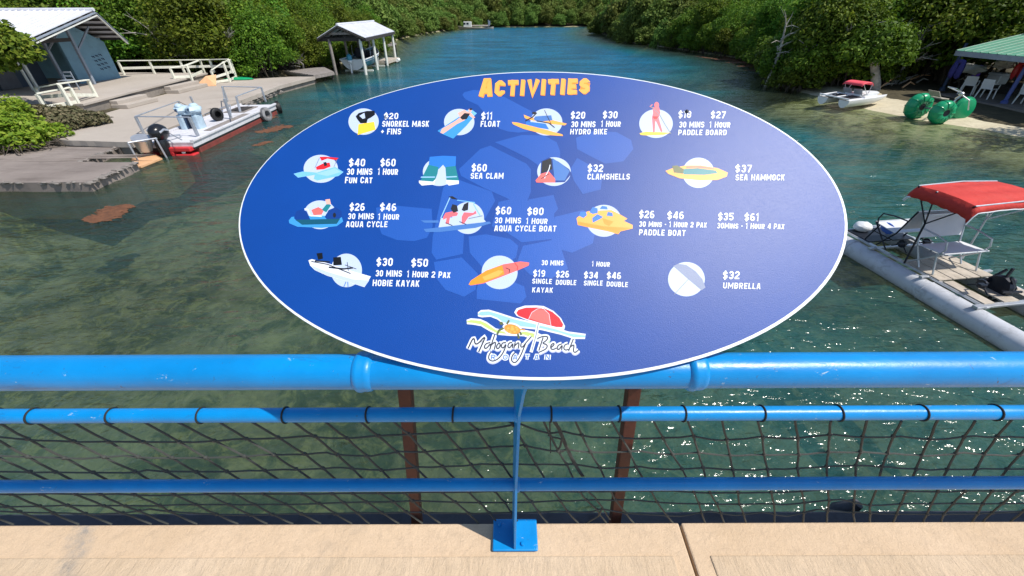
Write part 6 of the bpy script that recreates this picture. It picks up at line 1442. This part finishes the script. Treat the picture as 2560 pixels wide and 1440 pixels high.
# forest on the rising ground beyond, one mass nobody could count
fp = []
for i in range(2600):
    x = R.uniform(-150, 170); y = R.uniform(50, 330); dl = x-interp(XL, min(y, 156)); dr = interp(XR, min(y, 150))-x
    d = max(-dl, -dr, y-156)
    if d < 14: continue
    fp.append((x, y, gsafe(x, y)-.6))
me = bpy.data.meshes.new('forest'); me.from_pydata(fp, [], []); fo = bpy.data.objects.new('forest', me); COL.objects.link(fo)
tag(fo, 'continuous green forest covering the low hills behind the mangrove shores', 'forest'); fo['kind'] = 'stuff'
tree_src = bpy.data.objects.new('forest_tree_source', far_p[0]);
ng = bpy.data.node_groups.new('forest_scatter', 'GeometryNodeTree')
ng.interface.new_socket('Geometry', in_out='INPUT', socket_type='NodeSocketGeometry'); ng.interface.new_socket('Geometry', in_out='OUTPUT', socket_type='NodeSocketGeometry')
gi, go = ng.nodes.new('NodeGroupInput'), ng.nodes.new('NodeGroupOutput'); ip = ng.nodes.new('GeometryNodeInstanceOnPoints'); oi = ng.nodes.new('GeometryNodeObjectInfo'); oi.inputs['Object'].default_value = tree_src
rv = ng.nodes.new('FunctionNodeRandomValue'); rv.data_type = 'FLOAT_VECTOR'; rv.inputs['Min'].default_value = (0, 0, 0); rv.inputs['Max'].default_value = (.15, .15, 6.28)
rs = ng.nodes.new('FunctionNodeRandomValue'); rs.data_type = 'FLOAT_VECTOR'; rs.inputs['Min'].default_value = (1.2, 1.2, 1.0); rs.inputs['Max'].default_value = (1.9, 1.9, 1.7)
L__ = ng.links.new; L__(gi.outputs[0], ip.inputs['Points']); L__(oi.outputs['Geometry'], ip.inputs['Instance']); L__(rv.outputs[0], ip.inputs['Rotation']); L__(rs.outputs[0], ip.inputs['Scale']); L__(ip.outputs[0], go.inputs[0])
md = fo.modifiers.new('scatter', 'NODES'); md.node_group = ng

# ================================================================ floating sargassum mats
def weed(c, a, L_, W, n, label, cat='seaweed'):
    b = MB(); ux, uy = Vector((cos(a), sin(a), 0)), Vector((-sin(a), cos(a), 0))
    for i in range(n):
        s_ = R.uniform(-1, 1); t_ = R.gauss(0, .5)*(1-.55*s_*s_)+.35*sin(s_*3); p = Vector((c[0], c[1], .004))+ux*s_*L_/2+uy*t_*W/2
        r_ = R.uniform(.012, .06); b.ell(p, (r_*1.6, r_, .01), 6, 3, .9, i)
    for k in range(5):
        p = Vector((c[0], c[1], .0))+ux*(k-2)*L_*.2+uy*(.35*sin((k-2)*1.2))*W/2; b.ell(p, (L_*.13, W*.13, .01), 14, 3, .5, k)
    o = b.build('sargassum_mat', M['sargassum']); return tag(o, label, cat, 'floating sargassum mats')
def pa(x0, y0, x1, y1):
    p, q_ = at(x0, y0, 0), at(x1, y1, 0); m_ = (p+q_)/2; return (m_.x, m_.y), atan2(q_.y-p.y, q_.x-p.x), (q_-p).length
c_, a_, l_ = pa(212, 556, 335, 512); weed(c_, a_, l_*.88, .68, 800, 'large orange brown seaweed mat floating in front of the boat ramp')
c_, a_, l_ = pa(640, 330, 730, 316); weed(c_, a_, l_, .8, 500, 'orange seaweed mat beside the outer tyre of the barge')
c_, a_, l_ = pa(655, 300, 690, 292); weed(c_, a_, l_, .4, 200, 'small orange seaweed patch touching the far tyre of the barge')
c_, a_, l_ = pa(632, 364, 680, 354); weed(c_, a_, l_, .35, 140, 'thin faint seaweed streak in the water nearest the sign edge')
c_, a_, l_ = pa(1822, 140, 1915, 178); weed(c_, a_, l_*1.1, 2.4, 1500, 'long rust brown seaweed bank along the right mangrove edge')
c_, a_, l_ = pa(1745, 140, 1800, 150); weed(c_, a_, l_, .5, 160, 'thin brown seaweed streak off the right mangrove shore')
c_, a_, l_ = pa(355, 560, 375, 550)
